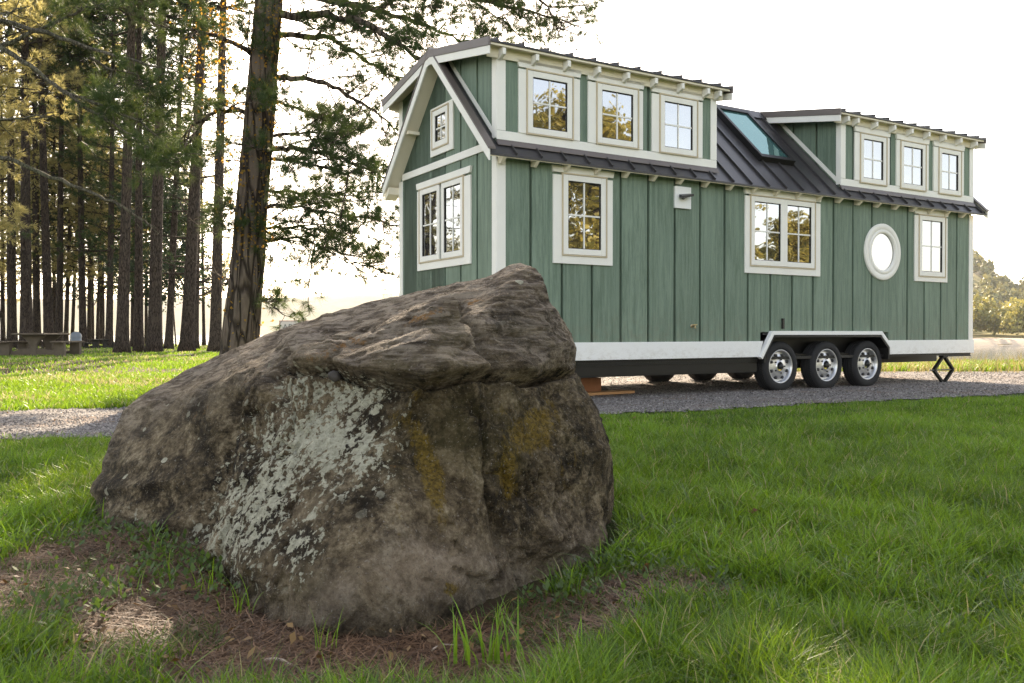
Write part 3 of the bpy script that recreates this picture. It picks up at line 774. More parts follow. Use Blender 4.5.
# dormer roofs (shallow double slope covering front and rear dormers)
for n_, (x0, x1, tails) in enumerate(((-.17, 3.335, [.012+.4215*i for i in range(8)]+[3.165]), (5.43, L_+.10, [5.62]+[5.833+.413*i for i in range(8)]))):
    o = .15
    mb = MB()
    for flip in (0, 1):
        fy = (lambda w: w) if not flip else (lambda w: W_-w)
        mb.prism([(x0, fy(-o), DE), (x1, fy(-o), DE), (x1, fy(W_/2), DR), (x0, fy(W_/2), DR)], (0, 0, -.02))
    dr = mb.build('dormer_roof', 'roof_metal', H)
    mb = MB()
    for k in range(20):
        x = x0+.09+.3225*k
        if x > x1: break
        for flip in (0, 1):
            fy = (lambda w: w) if not flip else (lambda w: W_-w)
            MB().bar((x, fy(-o-.003), DE+.012), (x, fy(W_/2), DR+.012), .016, .04).build('seam', 'roof_metal', dr)
    mb = MB()
    for flip in (0, 1):
        fy = (lambda w: w) if not flip else (lambda w: W_-w)
        mb.prism([(x0+.015, fy(-o+.015), DE-.0225), (x1-.015, fy(-o+.015), DE-.0225), (x1-.015, fy(W_/2), DR-.0225), (x0+.015, fy(W_/2), DR-.0225)], (0, 0, -.022))
    mb.build('soffit', 'cream_paint', dr)
    # white rake boards and metal drip edges
    for xe, d in ((x0, -1), (x1, 1)):
        for flip in (0, 1):
            fy = (lambda w: w) if not flip else (lambda w: W_-w)
            mb = MB(); mb.prism([(xe, fy(-o), DE-.068), (xe, fy(W_/2), DR-.068), (xe, fy(W_/2), DR-.155), (xe, fy(-o), DE-.155)], (.02*d, 0, 0))
            mb.build('rake_board', 'white_paint', dr, .003)
            mb = MB(); mb.prism([(xe, fy(-o-.005), DE+.024), (xe, fy(W_/2), DR+.024), (xe, fy(W_/2), DR-.066), (xe, fy(-o-.005), DE-.066)], (.028*d, 0, 0))
            mb.build('drip_edge', 'drip_metal', dr)
    # sub fascia and tails
    mb = MB(); mb.box(x0+.03, x1-.03, -.03, -.0085, 3.745, DE-.01); mb.build('sub_fascia', 'cream_paint', dr)
    mb = MB(); mb.box(x0+.02, x1-.02, W_+.0085, W_+.03, 3.745, DE-.01); mb.build('sub_fascia', 'cream_paint', dr)
    for x in tails:
        MB().prism([(x-.02, -.031, DE-.16), (x-.02, -.135, DE-.122), (x-.02, -.135, DE-.056), (x-.02, -.031, DE-.04)], (.04, 0, 0)).build('rafter_tail', 'white_paint', dr, .002)
        MB().prism([(x-.02, W_+.031, DE-.16), (x-.02, W_+.135, DE-.122), (x-.02, W_+.135, DE-.056), (x-.02, W_+.031, DE-.03)], (.04, 0, 0)).build('rafter_tail', 'white_paint', dr, .002)

# windows -----------------------------------------------------------
def window(pl, c0, c1, z0, z1, glasses, label=None, muntins=(1, 1), header=True, rev=False):
    """pl 'x': on the long wall (y=-), 'y': on the gable wall. c0..c1 casing span; glasses: list of (g0,g1,gz0,gz1)"""
    def B(mb, a0, a1, d0, d1, z0, z1):
        if a0 > a1: a0, a1 = a1, a0
        if pl == 'x': mb.box(a0, a1, -d1, -d0, z0, z1)
        else: mb.box(-d1, -d0, a0, a1, z0, z1)
    def PR(mb, poly, d0, d1):
        if pl == 'x': mb.prism([(a, -d0, z) for a, z in poly], (0, -(d1-d0), 0))
        else: mb.prism([(-d0, a, z) for a, z in poly], (-(d1-d0), 0, 0))
    gl0 = min(g[0] for g in glasses); gl1 = max(g[1] for g in glasses); gz0 = glasses[0][2]; gz1 = glasses[0][3]
    s0, s1, sz0, sz1 = gl0-.085, gl1+.085, gz0-.085, gz1+.085      # opening
    mb = MB(); hz = z1-.10 if header else z1
    B(mb, c0+.015, s0, .0, .022, z0, hz); B(mb, s1, c1-.015, .0, .022, z0, hz)
    B(mb, s0, s1, .0, .022, z0, sz0)
    if header: PR(mb, [(c0+.015, sz1), (c1-.015, sz1), (c1-.012, z1-.075), (c1+.006, z1), (c0-.006, z1), (c0+.012, z1-.075)], 0, .030)
    else: B(mb, s0, s1, 0, .022, sz1, z1)
    if hz < sz1: pass
    fr = mb.build('window_casing', 'white_paint', H, .003)
    if label: fr['label'] = label
    mb = MB()
    e = .016                                                    # tan jamb edge stands slightly proud
    B(mb, s0, s0+e, .0, .034, sz0, sz1); B(mb, s1-e, s1, 0, .034, sz0, sz1); B(mb, s0+e, s1-e, 0, .034, sz0, sz0+e); B(mb, s0+e, s1-e, 0, .034, sz1-e, sz1)
    mb.build('jamb', 'tan_edge', fr, .002)
    for (g0, g1, a, b) in glasses:
        mb = MB(); k = .066
        q0, q1, qa, qb = g0-k, g1+k, a-k, b+k
        B(mb, q0, g0, .002, .028, qa, qb); B(mb, g1, q1, .002, .028, qa, qb); B(mb, g0, g1, .002, .028, qa, a); B(mb, g0, g1, .002, .028, b, qb)
        mb.build('sash', 'white_paint', fr, .003)
        mb = MB(); j = .008
        B(mb, g0, g0+j, .003, .019, a, b); B(mb, g1-j, g1, .003, .019, a, b); B(mb, g0+j, g1-j, .003, .019, a, a+j); B(mb, g0+j, g1-j, .003, .019, b-j, b)
        mb.build('glazing_bead', 'frame_brown', fr)
        mb = MB(); B(mb, g0+j, g1-j, .001, .006, a+j, b-j); mb.build('pane', 'window_glass', fr)
        mb = MB(); w = .009
        for i in range(muntins[0]):
            x = g0+(g1-g0)*(i+1)/(muntins[0]+1); B(mb, x-w, x+w, .0065, .013, a+j, b-j)
        for i in range(muntins[1]):
            z = a+(b-a)*(i+1)/(muntins[1]+1); B(mb, g0+j, g1-j, .0068, .0135, z-w, z+w)
        mb.build('muntin', 'white_paint', fr)
    return fr
window('x', .70, 1.566, 1.575, 2.672, [(.915, 1.38, 1.748, 2.515)])
window('x', 3.70, 5.185, 1.572, 2.680, [(3.885, 4.375, 1.747, 2.515), (4.503, 4.98, 1.747, 2.515)], 'wide double-sash window with white casing')
window('x', 7.285, 8.145, 1.577, 2.680, [(7.475, 7.99, 1.73, 2.515)], 'narrow tall window near the far end')
for c0, c1, g0, g1 in ((.245, 1.095, .442, .904), (1.18, 2.02, 1.393, 1.852), (2.128, 2.98, 2.342, 2.797)):
    window('x', c0, c1, 2.979, 3.780, [(g0, g1, 3.058, 3.612)])
for c0, c1, g0, g1 in ((5.88, 6.70, 6.09, 6.535), (6.83, 7.65, 7.018, 7.483), (7.745, 8.57, 7.967, 8.402)):
    window('x', c0, c1, 2.979, 3.765, [(g0, g1, 3.03, 3.59)])
window('y', .562, 2.024, 1.578, 2.690, [(.815, 1.243, 1.752, 2.528), (1.433, 1.857, 1.752, 2.528)], 'wide double-sash window in the gable wall')
window('y', .992, 1.632, 2.960, 3.550, [(1.198, 1.483, 3.123, 3.440)], 'small square window high in the gable', header=False)
# round window
mb = MB(); c = (6.54, 0, 1.98)
mb.lathe([(.415, 0), (.415, -.022), (.405, -.028), (.335, -.028), (.33, -.022), (.325, -.030), (.30, -.036), (.275, -.030), (.268, -.006), (.268, 0)], c, 'y', 64)
rw = mb.build('window_casing', 'white_paint', H); rw['label'] = 'round porthole window ring'
mb = MB(); mb.prism([(c[0]+.27*math.cos(k*math.pi/24), -.0005, c[2]+.27*math.sin(k*math.pi/24)) for k in range(48)], (0, -.004, 0)); mb.build('pane', 'window_glass', rw)
# skylight on the main roof
def onroof(x, w, h=0): return (x, w-h*.7071, EV+w+OV+h*.7071)
def roofbox(mb, x0, x1, w0, w1, h0, h1):
    p = [onroof(x0, w0, h0), onroof(x1, w0, h0), onroof(x1, w1, h0), onroof(x0, w1, h0)]
    mb.prism(p, (0, -.7071*(h1-h0), .7071*(h1-h0)))
mb = MB(); X0, X1, A0, A1 = 4.30, 4.97, .30, 1.20
for b in ((X0, X0+.05, A0, A1), (X1-.05, X1, A0, A1), (X0+.05, X1-.05, A0, A0+.05), (X0+.05, X1-.05, A1-.05, A1)): roofbox(mb, *b, .003, .085)
sk = mb.build('skylight', 'frame_black', roof)
mb = MB(); roofbox(mb, X0+.05, X1-.05, A0+.05, A1-.05, .045, .060); pane = mb.build('skylight_pane', 'skylight_glass', roof)
# wall lamp
lp = MB(); lp.box(2.504, 2.766, -.032, -.0005, 2.325, 2.595); lamp = lp.build('wall_lamp', 'white_metal', H, .004)
mb = MB(); mb.tube([(2.635, -.032, 2.455), (2.60, -.07, 2.46), (2.56, -.11, 2.45)], [.022, .02, .015], 10)
mb.prism([(2.56, -.04, 2.462), (2.72, -.04, 2.485), (2.72, -.13, 2.470), (2.54, -.13, 2.430)], (0, 0, .03))
mb.build('lamp_shade', 'lamp_black', lamp)
# tap and vent
mb = MB(); mb.tube([(2.81, -.001, .875), (2.81, -.05, .875), (2.80, -.07, .865), (2.80, -.075, .84)], [.011, .011, .012, .010], 8); mb.bar((2.78, -.05, .89), (2.85, -.05, .893), .012, .014); mb.lathe([(.001, -.004), (.024, -.004), (.024, 0)], (2.81, 0, .875), 'y', 12)
mb.build('water_tap', 'brass', H)
mb = MB(); mb.box(4.415, 4.450, -.03, -.0005, .845, .985); mb.build('vent_cover', 'hub_black', H, .003)

# trailer ------------------------------------------------------------
sk1 = MB(); sk1.prism([(-.02, -.03, ZB), (3.965, -.03, ZB), (4.045, -.03, ZS), (-.02, -.03, ZS)], (0, .04, 0)); sk1.prism([(6.70, -.03, ZB), (L_+.02, -.03, ZB), (L_+.02, -.03, ZS), (6.62, -.03, ZS)], (0, .04, 0))
sk1.box(-.03, .01, .011, W_+.03, ZB, ZS); sk1.box(L_-.01, L_+.03, .011, W_+.03, ZB, ZS); sk1.box(.011, L_-.011, W_-.01, W_+.03, ZB, ZS)
sk1.build('skirt', 'white_metal', H, .003)
def ribbon(mb, pts, t, y0, y1):
    """band of thickness t following pts (x,z), extruded in y"""
    n = len(pts); off = []
    for i in range(n):
        def nr(a, b):
            d = Vector((b[0]-a[0], b[1]-a[1])).normalized(); return Vector((-d.y, d.x))
        if i == 0: v = nr(pts[0], pts[1])
        elif i == n-1: v = nr(pts[-2], pts[-1])
        else:
            a, b = nr(pts[i-1], pts[i]), nr(pts[i], pts[i+1]); v = (a+b); v = v/(v.dot(a))
        off.append((pts[i][0]-v.x*t, pts[i][1]-v.y*t))
    for i in range(n-1):
        mb.prism([(pts[i][0], y0, pts[i][1]), (pts[i+1][0], y0, pts[i+1][1]), (off[i+1][0], y0, off[i+1][1]), (off[i][0], y0, off[i][1])], (0, y1-y0, 0))
fp = [(3.955, ZB), (4.185, .815), (6.475, .815), (6.705, .60), (6.705, ZB-.0)]
mb = MB(); ribbon(mb, fp, .052, -.062, .0)
mb.build('fender_trim', 'white_metal', H, .003)
fp2 = [(4.03, .40), (4.03, .50), (4.213, .76), (6.452, .76), (6.652, .575), (6.652, .40)]
mb = MB(); ribbon(mb, fp2, .03, -.058, .255); mb.build('wheel_well', 'frame_black', H)
mb = MB(); mb.box(4.03, 6.66, .26, .29, .36, .78); mb.box(4.06, 6.62, .0, .26, .762, .79); mb.build('wheel_well', 'frame_black', H)
# steel frame
fr = MB()
fr.box(0, L_, .02, .06, .435, .472); fr.box(0, L_, W_-.06, W_-.02, .435, .472)
fr.box(0.01, 4.0, .05, .12, .27, .43); fr.box(0.01, 4.0, .03, .16, .405, .434)
fr.box(4.0, 8.75, .55, .65, .32, .43)
fr.box(0.01, 8.75, W_-.65, W_-.55, .30, .43); fr.box(0.01, 4.0, W_-.12, W_-.05, .27, .43)
for i in range(22): fr.box(.1+.4*i, .15+.4*i, .0605, W_-.061, .44, .47)
fr.box(8.1, L_-.02, .0, .07, .418, .4345)
fr.build('chassis', 'frame_black', H)
mb = MB(); mb.box(0.02, 3.99, .035, .049, .29, .40); mb.build('side_rail', 'frame_brown', H)
mb = MB(); mb.box(.05, L_-.05, .1, W_-.1, .474, .50); mb.build('floor', 'frame_brown', H)
for x in (4.42, 5.35, 6.24):
    mb = MB(); mb.tube([(x, .25, .335), (x, W_-.25, .335)], .04, 12)
    for w in (.5, W_-.5):
        mb.bar((x-.36, w, .40), (x-.1, w, .30), .06, .035); mb.bar((x-.1, w, .30), (x+.1, w, .30), .06, .04); mb.bar((x+.1, w, .30), (x+.36, w, .40), .06, .035)
    mb.build('axle', 'frame_black', H)
def wheel(x, near):
    y0 = .0 if near else W_; d = 1 if near else -1      # d: direction inward
    e = bpy.data.objects.new('wheel', None); COL.objects.link(e); e.parent = H; e.location = (x, y0, .338)
    r = .338
    mb = MB(); pr = [(.225, .018), (.232, .004), (.262, -.002), (.300, .0), (.322, .010), (.333, .028)]
    pr = pr+[(.338, .045), (.338, .06), (.331, .062), (.331, .070), (.338, .072), (.338, .10), (.331, .102), (.331, .110), (.338, .112), (.338, .14), (.331, .142), (.331, .15), (.338, .152), (.338, .165)]
    pr += [(.333, .182), (.320, .20), (.26, .21), (.225, .19)]
    mb.lathe([(a, b*d) for a, b in pr], (0, 0, 0), 'y', 56)
    for k in range(60):
        th = 2*math.pi*k/60; c, s = math.cos(th), math.sin(th)
        for ya, yb in ((.022, .060), (.152, .186)):
            q = [((.3325 if ya < .1 else .3325)*math.cos(th+o_), y*d, .3325*math.sin(th+o_)) for o_, y in ((-.03, ya), (.03, ya), (.03, yb), (-.03, yb))]
            mb.add(q+[(p[0]*1.022, p[1], p[2]*1.022) for p in q], [(0, 1, 2, 3), (4, 7, 6, 5), (0, 4, 5, 1), (1, 5, 6, 2), (2, 6, 7, 3), (3, 7, 4, 0)])
    mb.build('tyre', 'tyre_rubber', e)
    mb = MB(); mb.lathe([(.226, .03*d), (.230, .010*d), (.222, .006*d), (.210, .014*d), (.204, .05*d), (.196, .062*d)], (0, 0, 0), 'y', 56)
    mb.lathe([(.196, .062*d), (.180, .066*d), (.140, .040*d), (.110, .034*d), (.075, .036*d), (.06, .02*d)], (0, 0, 0), 'y', 56)
    rim = mb.build('rim', 'rim_silver', e)
    mb = MB()
    for k in range(8):
        th = 2*math.pi*(k+.5)/8
        cx, cz = .160*math.cos(th), .160*math.sin(th)
        MB().lathe([(.022, .056*d), (.022, .030*d), (.001, .030*d)], (cx, 0, cz), 'y', 14).build('rim_hole', 'hub_black', e)
    for k in range(5):
        th = 2*math.pi*k/5; MB().lathe([(.001, .018*d), (.010, .018*d), (.010, .036*d)], (.095*math.cos(th), 0, .095*math.sin(th)), 'y', 8).build('lug_nut', 'hub_black', e)
    mb = MB(); mb.lathe([(.001, -.018*d), (.030, -.016*d), (.040, -.004*d), (.042, .036*d)], (0, 0, 0), 'y', 24); mb.build('hub_cap', 'hub_black', e)
    return e
for x in (4.42, 5.35, 6.24):
    wheel(x, True)
for x in (4.42, 5.35, 6.24):
    wheel(x, False)
# scissor jack under the far end
def house_pt(s, w, z): return H.matrix_basis @ Vector((s, w, z))
H.matrix_basis  # (location and rotation already set)
jk = empty('scissor_jack', house_pt(8.13, .04, 0), HA); tag(jk, 'black scissor jack standing on the gravel under the right end of the house', 'jack')
mb = MB(); mb.box(-.09, .09, -.06, .06, .004, .022); mb.build('base_plate', 'frame_black', jk)
mb = MB(); mb.box(-.06, .06, -.04, .04, .405, .433); mb.build('head_plate', 'frame_black', jk)
for sx_ in (-1, 1):
    mb = MB(); mb.bar((sx_*.03, 0, .02), (sx_*.245, 0, .205), .05, .035); mb.build('arm', 'frame_brown', jk)
    mb = MB(); mb.bar((sx_*.245, 0, .215), (sx_*.03, 0, .41), .05, .035); mb.build('arm', 'frame_brown', jk)
mb = MB(); mb.tube([(-.33, 0, .21), (.27, 0, .21)], .010, 8); mb.build('screw_rod', 'axle_grey', jk)
# timber cribbing under the front
def timber(name, s, w, z, dx, dy, dz, m, label, rz=0):
    o = MB().box(-dx/2, dx/2, -dy/2, dy/2, 0, dz).build(name, m, None, .004); o.location = house_pt(s, w, z); o.rotation_euler = (0, 0, HA+rz)
    tag(o, label, 'timber'); return o

timber('wood_plank', 1.55, .62, .018, 1.6, .24, .035, 'plank_wood', 'pale flat wooden plank lying on the gravel under the house beside the boulder', R(4))
timber('wood_block', 1.15, .66, .055, .16, .14, .175, 'plank_wood', 'short pale orange wood block on the plank, nearest to the boulder', R(4))
timber('wood_beam', 1.58, .70, .055, .62, .14, .17, 'block_wood', 'dark brown wooden beam on the plank under the house', R(4))

# ------------------------------------------------------------------ grass
def blades(name, x, y, h, w, m, label, cat, seg=3, lean=.55, kind='stuff', flat=0.0, zoff=0, dry=.05):
    n = len(x)
    z = ground_z(x, y)+zoff; th = rng.random(n)*2*np.pi; ln = lean*(.25+rng.random(n))
    bend = rng.normal(0, .35, n)
    dirv = np.stack([np.cos(th), np.sin(th)], -1)
    ph = rng.random(n)*2*np.pi; side = np.stack([np.cos(ph), np.sin(ph)], -1)
    V = []; ts = np.linspace(0, 1, seg+1)
    for k, t_ in enumerate(ts):
        o_ = h*ln*t_**1.8; zz = h*t_*(1-.35*ln*t_)*(1-flat)
        wk = w*(1-t_**1.6)*.5 if k < seg else 0*w
        bx = x+dirv[:, 0]*o_; by = y+dirv[:, 1]*o_
        if k < seg:
            V.append(np.stack([bx-side[:, 0]*wk, by-side[:, 1]*wk, z+zz], -1)); V.append(np.stack([bx+side[:, 0]*wk, by+side[:, 1]*wk, z+zz], -1))
        else: V.append(np.stack([bx, by, z+zz], -1))
    V = np.stack(V, 1); nv = 2*seg+1
    base = np.arange(n)[:, None]*nv
    quads = [np.stack([2*k, 2*k+1, 2*k+3, 2*k+2]) if False else np.array([2*k, 2*k+1, 2*k+3, 2*k+2]) for k in range(seg-1)]
    per = np.concatenate(quads+[np.array([2*seg-2, 2*seg-1, 2*seg])]) if seg > 1 else np.array([0, 1, 2])
    tot = np.array([4]*(seg-1)+[3]); st = np.concatenate([[0], np.cumsum(tot)[:-1]])
    loops = (base+per[None]).ravel(); starts = (np.arange(n)[:, None]*len(per)+st[None]).ravel(); totals = np.tile(tot, n)
    rr = np.clip(.42+.5*n2(x, y, .9, 3)+.35*n2(x, y, 5, 2)+rng.normal(0, .27, n), 0, 1); rr = np.where(rng.random(n) < dry, 1.0, np.minimum(rr, .94))
    o = np_mesh(name, V.reshape(-1, 3), loops, starts, totals, m, None, {'rnd': np.repeat(rr, nv)}, True)
    tag(o, label, cat, kind=kind); return o
def lawn_ok(x, y):
    d = dirt(x, y)
    keep = rng.random(len(x)) > d*1.15-.06
    thin = rng.random(len(x)) < ss(-.75, .05, n2(x, y, 2.2, 4)+.1)*.85+.15
    fringe = path_mask(x, y-.28-.3*n2(x, y, 3)) | (path_mask(x, y) & (rng.random(len(x)) > .16))
    return keep & thin & ~(fringe & path_mask(x, y)) & ~rock_inside(x, y) & (y < shore_y(x)+2)
# near lawn
x, y = scatter(560000, -9, 12, 1.55, 10.5, lambda x, y: lawn_ok(x, y))
k = (y < path_front(x)+.45); x, y = x[k], y[k]
print('near grass', len(x))
h = (.030+.070*rng.random(len(x))**1.6)*np.clip(1+.7*n2(x, y, 1.6)+.8*n2(x, y, 7, 2), .35, 2)*(1+.35*ss(2.3, 1.8, y)+.25*ss(.3, 1.0, x))
h *= 1-.45*ss(4.5, 9, y)
h = h*np.where(y < path_front(x)-.25, 1, .6)
blades('grass', x, y, h, .0032+.0015*y**.6*(.5+.8*rng.random(len(x))), 'grass_blade', 'short green lawn grass with longer blades near the camera', 'grass', 3, .8)
# long coarse blades in the foreground
x, y = scatter(60000, -3, 6, 1.55, 7.5, lambda x, y: lawn_ok(x, y) & (rng.random(len(x)) < ss(-.2, .5, n2(x, y, 2.6)+.35*ss(2.6, 1.9, y)+.2*ss(0, 1, x))))
blades('long_grass', x, y, .075+.085*rng.random(len(x)), .0050+.003*rng.random(len(x)), 'grass_blade', 'longer coarse grass blades standing out of the lawn', 'grass', 5, 1.0)
# thatch
x, y = scatter(60000, -7, 8, 1.55, 7.5, lambda x, y: ~path_mask(x, y) & ~rock_inside(x, y) & (dirt(x, y) < .8))
blades('dry_thatch', x, y, .03+.05*rng.random(len(x)), .0028+.0006*y, 'grass_dry', 'dry straw coloured thatch low in the lawn', 'grass', 2, 1.5, flat=.5)
# sparse growth on the bare soil
x, y = scatter(60000, -3, 3, 1.55, 4.5, lambda x, y: ~path_mask(x, y) & ~rock_inside(x, y) & (dirt(x, y) > .25) & (n2(x, y, 3.6, 3) > .10))
x, y = x[:9500], y[:9500]
blades('sparse_grass', x, y, .025+.05*rng.random(len(x))**1.5, .0035+0*x, 'weed_leaf', 'thin tufts of grass growing through the needle litter', 'grass', 3, 1.2)
# lawn beyond the drive and strip at the shore
def far_ok(x, y): return (~path_mask(x, y)) & (y > path_front(x)+.6) & (y < shore_y(x)+1.5) & (rng.random(len(x)) > dirt(x, y)*.9)
x, y = scatter(330000, -40, 20, 5.5, 56, far_ok)
k = ~((x > -1.5) & (x < 11) & (y > 8) & (y < 17)); x, y = x[k], y[k]
print('far grass', len(x))
hh = (.05+.06*rng.random(len(x)))*(1+.5*n2(x, y, .7))+.10*ss(15.5, 18, y)*(x > -3)
blades('far_grass', x, y, hh, .0075+.0011*y, 'grass_blade', 'lawn grass beyond the gravel drive, under the pines and along the shore', 'grass', 2, .7, dry=.05+.45*ss(-.15, .3, n2(x, y*1.6, .5)))
x, y = scatter(14000, 0, 25, 16.0, 23, lambda x, y: (y > 16.6) & (y < shore_y(x)+1))
blades('shore_grass', x, y, .12+.38*rng.random(len(x))**2.5, .012+0*x, 'grass_dry', 'tall dry grass stems along the lake shore', 'grass', 3, .5)
# pine straw litter: thin needles lying on the soil
def straw():
    n0 = 170000
    x, y = scatter(n0, -3.5, 3, 1.5, 5.0, lambda x, y: ~path_mask(x, y) & ~rock_inside(x, y) & (rng.random(len(x)) < dirt(x, y)*1.1-.05))
    n = len(x); th = rng.random(n)*np.pi*2; L = .03+.07*rng.random(n); w = .0005+.00034*y
    z = ground_z(x, y)+.004+.014*rng.random(n); til = rng.normal(0, .13, n)
    d = np.stack([np.cos(th), np.sin(th), til], -1)*L[:, None]; s = np.stack([-np.sin(th), np.cos(th), 0*th], -1)*w[:, None]
    p = np.stack([x, y, z], -1); mid = p+d*.5+np.stack([-np.sin(th), np.cos(th), 0*th+.2], -1)*(rng.normal(0, .10, n)*L)[:, None]; q = p+d
    v = np.stack([p-s, p+s, mid+s, mid-s, q], 1); per = np.array([0, 1, 2, 3, 3, 2, 4])
    base = np.arange(n)[:, None]*5; loops = (base+per).ravel(); starts = (np.arange(n)[:, None]*7+np.array([0, 4])).ravel()
    o = np_mesh('pine_straw', v.reshape(-1, 3), loops, starts, np.tile([4, 3], n), 'pine_straw', None, {'rnd': np.repeat(rng.random(n), 5)})
    tag(o, 'reddish brown fallen pine needles covering the bare soil round the boulder', 'pine straw', kind='stuff')
straw()
# small leafy weeds round the foot of the boulder
def weeds():
    x, y = scatter(30000, -2.6, 2.2, 1.6, 4.4, lambda x, y: ~path_mask(x, y) & ~rock_inside(x, y) & (n2(x+9, y, 2.4, 3)+.35*rng.normal(size=len(x)) > .42) & (dirt(x, y) > .03) & ~((np.abs(x+.35) < .75) & (y < 2.45)))
    x, y = x[:1100], y[:1100]; n = len(x); K = 5
    z = ground_z(x, y); c = np.stack([x, y, z], -1)
    th = rng.random((n, K))*6.28; el = .3+.9*rng.random((n, K)); L = .010+.022*rng.random((n, K)); hh = .05*rng.random((n, K))
    d = np.stack([np.cos(th)*np.cos(el), np.sin(th)*np.cos(el), np.sin(el)], -1)
    s = np.stack([-np.sin(th), np.cos(th), 0*th], -1)*(L*.26)[..., None]
    p = c[:, None]+d*.02+np.stack([0*th, 0*th, hh], -1); q = p+d*L[..., None]; m = (p+q)/2
    v = np.stack([p, m+s, q, m-s], 2).reshape(-1, 3); nf = n*K
    o = np_mesh('weeds', v, np.arange(nf*4), np.arange(nf)*4, np.full(nf, 4), 'weed_leaf', None, {'rnd': np.repeat(np.clip(rng.normal(.5, .25, nf), 0, 1), 4)})
    tag(o, 'small leafy weeds scattered round the foot of the boulder', 'weeds', kind='stuff')
weeds()
def fallen():
    x, y = scatter(16000, -12, 9, 1.7, 15, lambda x, y: ~rock_inside(x, y) & (rng.random(len(x)) < .10+.25*dirt(x, y)+.08*path_mask(x, y)))
    x, y = x[:750], y[:750]; n = len(x); s = .007+.010*rng.random(n); th = rng.random(n)*6.28; z = ground_z(x, y)+np.where(path_mask(x, y), .025, .02+.03*rng.random(n))
    a = np.stack([np.cos(th), np.sin(th), rng.normal(0, .4, n)], -1)*s[:, None]; b = np.stack([-np.sin(th), np.cos(th), rng.normal(0, .4, n)], -1)*(s*.55)[:, None]; p = np.stack([x, y, z], -1)
    v = np.stack([p-a, p-b, p+a*.9, p+b+np.array([0, 0, .004])], 1).reshape(-1, 3)
    o = np_mesh('fallen_leaves', v, np.arange(n*4), np.arange(n)*4, np.full(n, 4), 'litter_leaf', None, {'rnd': np.repeat(rng.random(n), 4)})
    tag(o, 'small brown and yellow fallen leaves scattered over the lawn and gravel', 'leaves', kind='stuff')
mk_leaf('litter_leaf', (.06, .028, .012), (.26, .15, .05), (.2, .1, .03), .2)
fallen()
# distinct tufts at the boulder's foot
def tuft(px_, Y, nb, hgt, label, m='grass_blade', ang=.5):
    X = (px_-512)/F*Y; n = nb; V = []; 
    sp = .018 if nb < 20 else .05; x = X+rng.normal(0, sp, n); y = Y+rng.normal(0, .018, n)
    th = rng.random(n)*6.28; ln = ang*(.3+rng.random(n)); h = hgt*(.5+.6*rng.random(n)); w = .0045 if nb < 20 else .0075
    z = ground_z(x, y); seg = 5; P = []
    for k in range(seg+1):
        t_ = k/seg; o_ = h*ln*t_**2; zz = h*t_*(1-.3*ln*t_*t_)
        wk = w*(1-t_**1.5)*.5
        cx, cy = x+np.cos(th)*o_, y+np.sin(th)*o_
        P.append(np.stack([cx-np.sin(th)*wk, cy+np.cos(th)*wk, z+zz], -1)); P.append(np.stack([cx+np.sin(th)*wk, cy-np.cos(th)*wk, z+zz], -1))
    V = np.stack(P, 1); base = np.arange(n)[:, None]*(2*seg+2)
    per = np.concatenate([[2*k, 2*k+1, 2*k+3, 2*k+2] for k in range(seg)])
    loops = (base+per).ravel(); nf = n*seg
    o = np_mesh('grass_tuft', V.reshape(-1, 3), loops, np.arange(nf)*4, np.full(nf, 4), m, None, {'rnd': np.repeat(np.clip(rng.normal(.7, .15, n), 0, .93), 2*seg+2)})
    tag(o, label, 'grass tuft', 'grass tufts at the foot of the boulder')
for a in ((156, 3.05, 7, .17, 'tall thin grass tuft against the left lobe of the boulder'), (163, 2.72, 12, .13, 'bright grass tuft on bare soil left of the boulder'), (205, 2.62, 9, .15, 'arching grass tuft where the boulder face meets its left lobe'),
          (243, 2.42, 10, .13, 'grass tuft at the lower left corner of the boulder face'), (320, 2.12, 9, .13, 'grass tuft in front of the hollow under the boulder'), (128, 2.55, 9, .10, 'short yellowish tuft on the needle litter at left'),
          (487, 2.03, 30, .17, 'dense broad-bladed tuft at the bottom edge below the right part of the boulder'), (590, 2.0, 30, .15, 'broad-bladed tuft at the bottom edge beside the bare patch'), (505, 2.3, 12, .11, 'low grass tuft in front of the right part of the boulder')):
    tuft(*a)
def stick(pa, pb, Y, r, label, m='stick_wood', name='stick', lift=.012, Y2=None):
    a = at(pa[0], pa[1], Y); b = at(pb[0], pb[1], Y2 or Y)
    pts = []
    for k in range(7):
        t_ = k/6; p = Vector(a).lerp(Vector(b), t_); p.z = float(ground_z(p.x, p.y))+lift+.006*math.sin(t_*5); p.y += .008*math.sin(t_*7); pts.append(p)
    o = MB().tube(pts, [r*(1-.4*k/6) for k in range(7)], 7, .3).build(name, m); tag(o, label, name); return o
stick((264, 661), (316, 672), 2.05, .0045, 'thin pale twig lying on the needle litter in front of the boulder', Y2=1.99)
stick((766, 657), (802, 660), 2.08, .0040, 'short tan twig lying in the grass at lower right', Y2=2.07)
stick((430, 655), (470, 645), 2.12, .003, 'short grey twig on the needle litter below the middle of the boulder', Y2=2.2)
mb = MB(); mb.add([(0, 0, .03), (.04, .01, .045), (.055, .03, .03), (.02, .035, .05), (-.01, .02, .035)], [(0, 1, 3), (1, 2, 3), (0, 3, 4)]); lf = mb.build('dead_leaf', 'dead_leaf'); lf.location = (float(at(752, 527, 3.5)[0]), 3.5, .03); lf.scale = (.8, .8, .8)
tag(lf, 'curled brown dead leaf lying on the lawn right of the boulder', 'leaf')

